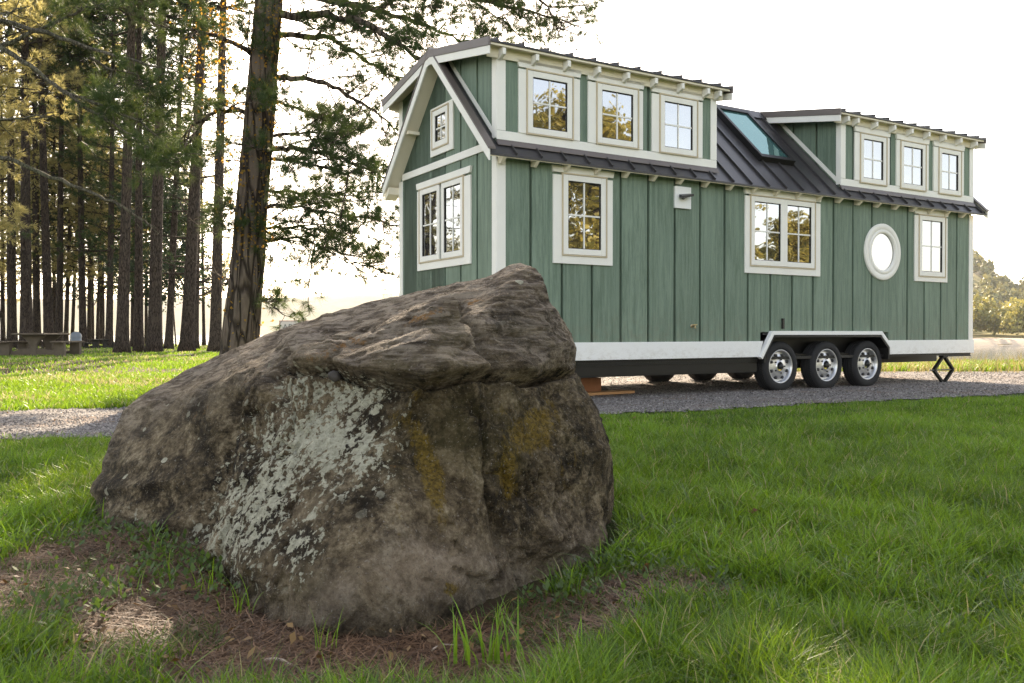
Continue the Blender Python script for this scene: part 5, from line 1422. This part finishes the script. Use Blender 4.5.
def woods(name, n, rx, ry, hgt, rad, per, sz, m, label):
    x = rng.uniform(*rx, n); y = rng.uniform(*ry, n); z = rz_(x, y); k = rng.random(n)
    h = hgt*(.6+.7*rng.random(n)); r = rad*(.7+.6*rng.random(n))
    dd = unit(rng.normal(size=(n, per, 3))); dd *= (rng.random((n, per, 1))**.35)
    lump = .75+.5*fbm(dd*2.2+(np.arange(n)[:, None, None]*3.1), 2)[..., None]
    p = np.stack([x, y, z+h*.55], -1)[:, None]+dd*lump*np.stack([r, r, h*.5], -1)[:, None]; p = p.reshape(-1, 3); N_ = len(p)
    a = unit(rng.normal(size=(N_, 3))); b = unit(np.cross(a, rng.normal(size=(N_, 3)))); s = sz*(.6+.8*rng.random((N_, 1)))
    v = np.stack([p-b*s*.5, p+a*s*.5, p+b*s*.5, p-a*s*.5], 1).reshape(-1, 3)
    o = np_mesh(name, v, np.arange(N_*4), np.arange(N_)*4, np.full(N_, 4), m, None, {'rnd': np.repeat(np.clip(np.repeat(k, per)*.7+.3*rng.random(N_), 0, 1), 4)})
    tag(o, label, 'woods', kind='stuff')
woods('shore_woods', 150, (105, 230), (262, 300), 11, 4.2, 420, .9, 'far_leaves', 'sunlit yellow-green wood along the far shore at right')
woods('hill_woods', 1500, (150, 560), (300, 760), 10, 5.0, 70, 2.2, 'far_leaves_brown', 'hazy autumn wood covering the hill behind the far shore')

# ------------------------------------------------------------------ air
mb = MB(); mb.box(-2750, 2750, -2750, 2750, -9.0, 125)
hz = mb.build('haze', 'white_paint'); hz.data.materials.clear()
m, nt, out = mat('haze_air'); N = NT(nt); pv = N.n('ShaderNodeVolumePrincipled'); pv.inputs['Density'].default_value = .00013; pv.inputs['Color'].default_value = (.97, .97, .97, 1); pv.inputs['Anisotropy'].default_value = 0.0
N.l(pv.outputs[0], out.inputs['Volume']); hz.data.materials.append(m)
tag(hz, 'thin pale evening haze over the lake and grove', 'haze', kind='stuff')

# ------------------------------------------------------------------ sky, sun, camera
SUN_AZ, SUN_EL = R(-8), R(28)         # azimuth from +Y (view direction), negative = left
w = bpy.data.worlds.new('World'); scene.world = w; w.use_nodes = True; nt = w.node_tree; nt.nodes.clear()
N = NT(nt); sky = N.n('ShaderNodeTexSky', sky_type='NISHITA'); sky.sun_disc = False; sky.sun_elevation = SUN_EL; sky.sun_rotation = SUN_AZ
sky.air_density = 1.0; sky.dust_density = 1.2; sky.ozone_density = 1.0; sky.altitude = 0
bg = N.n('ShaderNodeBackground'); bg.inputs['Strength'].default_value = .13; wo = N.n('ShaderNodeOutputWorld'); bwn = N.n('ShaderNodeRGBToBW'); N.l(sky.outputs[0], bwn.inputs[0]); N.l(N.mix(.42, sky.outputs[0], bwn.outputs[0]), bg.inputs['Color']); N.l(bg.outputs[0], wo.inputs['Surface'])
sl = bpy.data.lights.new('sun', 'SUN'); sl.energy = 3.4; sl.angle = R(.5); sl.color = (1, .91, .77)
so = bpy.data.objects.new('sun', sl); COL.objects.link(so)
sd = Vector((math.sin(SUN_AZ)*math.cos(SUN_EL), math.cos(SUN_AZ)*math.cos(SUN_EL), math.sin(SUN_EL)))
so.rotation_euler = sd.to_track_quat('Z', 'Y').to_euler(); so.location = sd*60
cd = bpy.data.cameras.new('camera'); cam = bpy.data.objects.new('camera', cd); COL.objects.link(cam); scene.camera = cam
cd.sensor_width = 36; cd.lens = F/1024*36; cd.clip_start = .05; cd.clip_end = 9000
cam.location = (0, 0, EYE); cam.rotation_euler = (math.pi/2+PITCH, 0, 0)
cd.dof.use_dof = True; cd.dof.focus_distance = 4.8; cd.dof.aperture_fstop = 13.0
vs = scene.view_settings; vs.view_transform = 'Standard'; vs.look = 'None'; vs.exposure = 2.35; vs.gamma = 1; vs.use_white_balance = True; vs.white_balance_temperature = 7650; vs.white_balance_tint = 13; vs.use_curve_mapping = False
scene.render.engine = 'CYCLES'; cy = scene.cycles
cy.use_denoising = True; cy.denoising_prefilter = 'NONE'
try: cy.denoiser = 'OPENIMAGEDENOISE'
except Exception: pass
cy.max_bounces = 7; cy.diffuse_bounces = 3; cy.glossy_bounces = 3; cy.transmission_bounces = 4; cy.volume_bounces = 0; cy.transparent_max_bounces = 8
cy.use_adaptive_sampling = True; cy.adaptive_threshold = .006
cy.sample_clamp_indirect = 6
